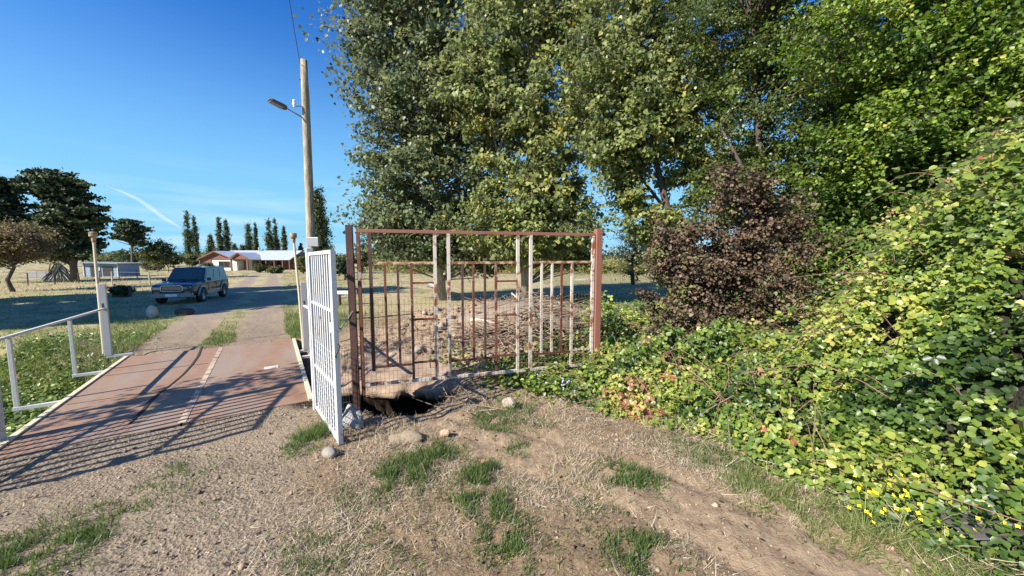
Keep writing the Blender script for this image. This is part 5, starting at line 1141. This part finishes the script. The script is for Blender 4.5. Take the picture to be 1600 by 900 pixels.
# ---------------------------------------------------------------- field fences
def fence(pts, h, label, npost, seed, wires=3, mat='darkwood', r=.05):
    root = empty('wire_fence', pts[0], label, 'fence'); g = np.random.default_rng(seed); seg = []
    for a, b in zip(pts[:-1], pts[1:]): seg.append((b - a).length)
    tops = []
    for k in range(npost):
        t = k / (npost - 1) * sum(seg); i = 0
        while i < len(seg) - 1 and t > seg[i]: t -= seg[i]; i += 1
        q = pts[i].lerp(pts[i + 1], t / seg[i]); q.z = tz(q.x, q.y); tp = q + Vector((g.normal() * .06, 0, h * g.uniform(.9, 1.15))); tops.append((q, tp))
        MB().tube([q - Vector((0, 0, .1)), tp], [r * 1.1, r * .9], 7).build('post', M[mat], root)
    for w_ in range(wires):
        MB().tube([q.lerp(tp, .35 + .3 * w_ * 1.0) for q, tp in tops], .008, 4).build('wire', M['wire'], root)
fence([gt(-60, 452), gt(60, 446), gt(215, 438)], 1.25, 'wire fence on dark stakes across the field at the left', 8, 1)
fence([gt(176, 446), gt(251, 445), gt(300, 440)], 1.3, 'short run of pale-topped posts behind the car', 4, 2, mat='palewood')
fence([gt(180, 426), gt(330, 426)], 1.2, 'distant wire fence before the umbrella pine and house', 10, 3)
p = gt(203, 464); o = MB().tube([(0, 0, -.1), (.03, 0, .65)], [.07, .06], 8).build('stake', M['darkwood']); o.location = p; tag(o, 'short dark stake left of the parked car', 'stake')
rock(239, 497, (.16, .14, .26), 'pale upright stump in the shade in front of the car', M['palewood'], 61, 'stump', name='stump', rough=.2)
rock(287, 492, (.28, .22, .15), 'dark boulder in the shade in front of the car', M['darkwood'], 62, 'boulder', name='boulder', rough=.5)

# ---------------------------------------------------------------- parked off-roader
def build_car():
    front = Vector((.33, -.944, 0)); ang = math.atan2(front.y, front.x)
    fc = (at(232, 470, 17.3) + at(304, 470, 17.9)) / 2; c = (fc - front * 2.3) * .955; c.z = tz(c.x, c.y)
    K = .93
    root = empty('parked_car', c, 'dark blue boxy off-roader with silver lower trim, parked in the shade', 'car', None, ang); root.scale = (K, K, K)
    m = M['carblue']; sil = M['carsilver']
    # (x, z_bottom, z_belt, half width, deck height, half width at deck)
    st = [(2.28, .48, .80, .78, .90, .74), (2.22, .42, .88, .83, 1.0, .78), (1.9, .42, .95, .86, 1.06, .80), (1.0, .42, 1.0, .87, 1.12, .82), (.85, .42, 1.02, .87, 1.13, .83), (-.5, .42, 1.03, .87, 1.13, .83), (-2.0, .42, 1.03, .87, 1.13, .83), (-2.22, .44, 1.02, .86, 1.12, .82), (-2.28, .5, 1.0, .83, 1.10, .8)]
    vs = []; n = 12
    for x, zb, zl, hw, zd, hd in st:
        half = [(0, zb), (hw * .8, zb), (hw, zb + .12), (hw + .01, (zb + zl) / 2), (hw, zl), (hd, zd), (0, zd + .03)]
        full = half + [(-y, z) for y, z in half[-2:0:-1]]
        vs += [(x, y, z) for y, z in full]
    n = 12; fs = []
    for i in range(len(st) - 1):
        for k in range(n): fs.append((i * n + k, (i + 1) * n + k, (i + 1) * n + (k + 1) % n, i * n + (k + 1) % n))
    fs += [tuple(range(n)), tuple(range((len(st) - 1) * n, len(st) * n))[::-1]]
    MB().add(vs, fs).build('body', m, root, local=True, bevel=.02)
    # greenhouse
    cab = [(.78, .12, .80, .12), (.22, .72, .66, .72), (-2.1, .72, .66, .72), (-2.24, .12, .80, .12)]
    b0, t0 = 1.12, 1.80
    V = [(.88, .81, b0), (.88, -.81, b0), (-2.25, -.81, b0), (-2.25, .81, b0), (.32, .70, t0 - .04), (.32, -.70, t0 - .04), (-2.16, -.70, t0 - .04), (-2.16, .70, t0 - .04), (.22, .62, t0), (.22, -.62, t0), (-2.08, -.62, t0), (-2.08, .62, t0)]
    MB().add(V, [(0, 4, 5, 1), (1, 5, 6, 2), (2, 6, 7, 3), (3, 7, 4, 0), (4, 8, 9, 5), (5, 9, 10, 6), (6, 10, 11, 7), (7, 11, 8, 4), (8, 11, 10, 9)]).build('cabin', m, root, local=True, bevel=.015)
    def quadpane(nm, P4, off, mat, parent=root):
        P4 = [Vector(p) for p in P4]; nn = (P4[1] - P4[0]).cross(P4[2] - P4[0]).normalized() * off
        a = [p + nn for p in P4]; b = [p - nn * .6 for p in P4]
        return MB().add(a + b, [(0, 1, 2, 3), (7, 6, 5, 4), (0, 4, 5, 1), (1, 5, 6, 2), (2, 6, 7, 3), (3, 7, 4, 0)]).build(nm, mat, parent, local=True)
    def lerp3(a, b, t): return [a[i] + (b[i] - a[i]) * t for i in range(3)]
    def patch_(A, B, C, D, u0, u1, v0, v1):   # A,B bottom; D,C top
        def q(u, v): return lerp3(lerp3(A, B, u), lerp3(D, C, u), v)
        return [q(u0, v0), q(u1, v0), q(u1, v1), q(u0, v1)]
    quadpane('windscreen', patch_(V[0], V[1], V[5], V[4], .06, .94, .10, .90), -.012, M['carglass'])
    quadpane('rear_window', patch_(V[2], V[3], V[7], V[6], .1, .9, .15, .9), -.012, M['carglass'])
    for s, (A, B, C, D), sg in ((1, (V[3], V[0], V[4], V[7]), -1), (-1, (V[1], V[2], V[6], V[5]), -1)):
        for u0, u1 in ((.05, .33), (.36, .62), (.65, .95)):
            if s == -1: u0, u1 = 1 - u1, 1 - u0
            quadpane('side_window', patch_(A, B, C, D, u0, u1, .12, .88), -.012, M['carglass'])
    for s in (-1, 1):
        MB().bar((.15, s * .6, t0 + .05), (-1.9, s * .6, t0 + .05), .03, .03).build('roof_rail', M['dark'], root, local=True)
        MB().box((.0 - .1, s * .885, .50), (2.2, .05, .20)).build('sill_trim', sil, root, local=True, bevel=.01)
        MB().box((1.42 - 1.42, s * .888, 1.0), (.01, .012, .01)).build('door_line', M['dark'], root, local=True)
        for xx in (.62, -.42, -1.35): MB().box((xx, s * .885, .80), (.012, .012, .52)).build('door_gap', M['dark'], root, local=True)
        for xx in (.05 - .35, -1.2): MB().box((xx, s * .895, .95), (.16, .03, .035)).build('door_handle', M['dark'], root, local=True)
        mr = MB().box((.72, s * .97, 1.18), (.10, .17, .16)).build('wing_mirror', M['dark'], root, local=True, bevel=.02)
        # head light and grille corners
        hl = MB().box((2.24, s * .60, .83), (.08, .34, .15)).build('headlight', M['lampglass'], root, local=True, bevel=.02)
        MB().box((2.26, s * .60, .62), (.06, .22, .08)).build('indicator', M['amber'], root, local=True)
        MB().box((-2.29, s * .75, .85), (.05, .12, .34)).build('tail_light', M['redlamp'], root, local=True)
        for wx in (1.38, -1.35):
            # arch flare
            fl = MB(); pr = []
            for a in np.linspace(0, math.pi, 11): pr.append((wx + math.cos(a) * .47, s * .895, .38 + math.sin(a) * .46))
            fl.tube(pr, .05, 6); fl.build('wheel_arch', sil, root, local=True, smooth=True)
            MB().lathe([(0, 0), (.43, 0), (.43, .02), (0, .02)], (wx, s * .872 - .01, .42), 'y', 24).build('arch_liner', M['black'], root, local=True)
            wh = MB().lathe([(.20, -.11), (.34, -.12), (.375, -.07), (.375, .07), (.34, .12), (.20, .11)], (wx, s * .83, .375), 'y', 24).build('wheel', M['black'], root, local=True, smooth=True)
            MB().lathe([(0, s * .10), (.06, s * .10), (.09, s * .07), (.20, s * .09), (.215, s * .115)], (wx, s * .83, .375), 'y', 20).build('rim', M['rim'], wh, local=True)
    MB().box((2.28, 0, .48), (.22, 1.66, .22)).build('bumper', sil, root, local=True, bevel=.04)
    MB().box((-2.30, 0, .5), (.18, 1.6, .2)).build('bumper', sil, root, local=True, bevel=.04)
    gr = MB().box((2.27, 0, .82), (.06, .78, .22)).build('grille', M['dark'], root, local=True)
    sr = MB(); pts = [(2.31, y, z) for y, z in [(-.42, .72), (-.42, .92), (-.36, .96), (.36, .96), (.42, .92), (.42, .72), (.36, .69), (-.36, .69), (-.42, .72)]]; sr.tube(pts, .025, 6); sr.build('surround', M['chrome'], gr, local=True)
    for z in (.77, .82, .87): MB().box((2.31, 0, z), (.02, .74, .015)).build('slat', M['chrome'], gr, local=True)
    MB().box((2.40, 0, .50), (.015, .46, .12)).build('number_plate', M['whitecer'], root, local=True)
    MB().box((1.5, 0, 1.13), (.5, .4, .06)).build('bonnet_scoop', m, root, local=True, bevel=.02)
    for y in (-.3, .3): MB().bar((.95, y, 1.17), (.72, y + .3, 1.30), .015).build('wiper', M['dark'], root, local=True)
def paint(name, c, metal=.3, rough=.3):
    m = NT(name); m.col(m.mix(m.noise(3, 4), tuple(x * .9 for x in c), tuple(min(1, x * 1.1) for x in c))).set(Metallic=metal, Roughness=rough); m.p.inputs['Coat Weight'].default_value = .5; return m.m
M['carblue'] = paint('dark_blue_car_paint', (.016, .040, .062)); M['carsilver'] = paint('silver_car_trim', (.26, .26, .26)); M['rim'] = paint('alloy_rim', (.3, .3, .31), .6, .4); M['chrome'] = paint('chrome', (.6, .6, .6), .9, .2)
M['lampglass'] = paint('lamp_glass', (.6, .62, .62), .2, .1); M['amber'] = plain('amber_lens', (.6, .22, .02), .3, .05); M['redlamp'] = plain('red_lens', (.4, .02, .02), .3, .05)
mg = NT('car_glass'); mg.col((.05, .085, .085)).set(Roughness=.05); M['carglass'] = mg.m
build_car()
# ---------------------------------------------------------------- vapour trail
nv = NT('vapour'); nv.col((.95, .95, .95)).set(Roughness=1); tb = nv.n('BsdfTransparent'); dfu = nv.n('BsdfDiffuse'); dfu.inputs[0].default_value = (1, 1, 1, 1); tl = nv.n('BsdfTranslucent'); tl.inputs[0].default_value = (1, 1, 1, 1); ms0 = nv.n('MixShader'); nv.l(dfu.outputs[0], ms0.inputs[1]); nv.l(tl.outputs[0], ms0.inputs[2])
lw = nv.n('LayerWeight'); lw.inputs[0].default_value = .5; al = nv.math('MULTIPLY', nv.math('SUBTRACT', 1.0, lw.outputs['Facing']), nv.ramp(nv.noise(.02, 5), [(.3, .12), (.7, .30)])); ms = nv.n('MixShader'); nv.l(al, ms.inputs[0]); nv.l(tb.outputs[0], ms.inputs[1]); nv.l(ms0.outputs[0], ms.inputs[2]); nv.l(ms.outputs[0], nv.out.inputs[0]); vm = nv.m
tr_pts = [(166, 291), (190, 299), (215, 311), (236, 325), (254, 339), (270, 349), (287, 358)]
mb = MB().tube([at(px, py, 2500) for px, py in tr_pts], [4, 9, 14, 17, 16, 13, 6], 12); o = mb.build('vapour_trail', vm, smooth=True); tag(o, 'thin white vapour trail slanting down the sky at the left', 'vapour trail')
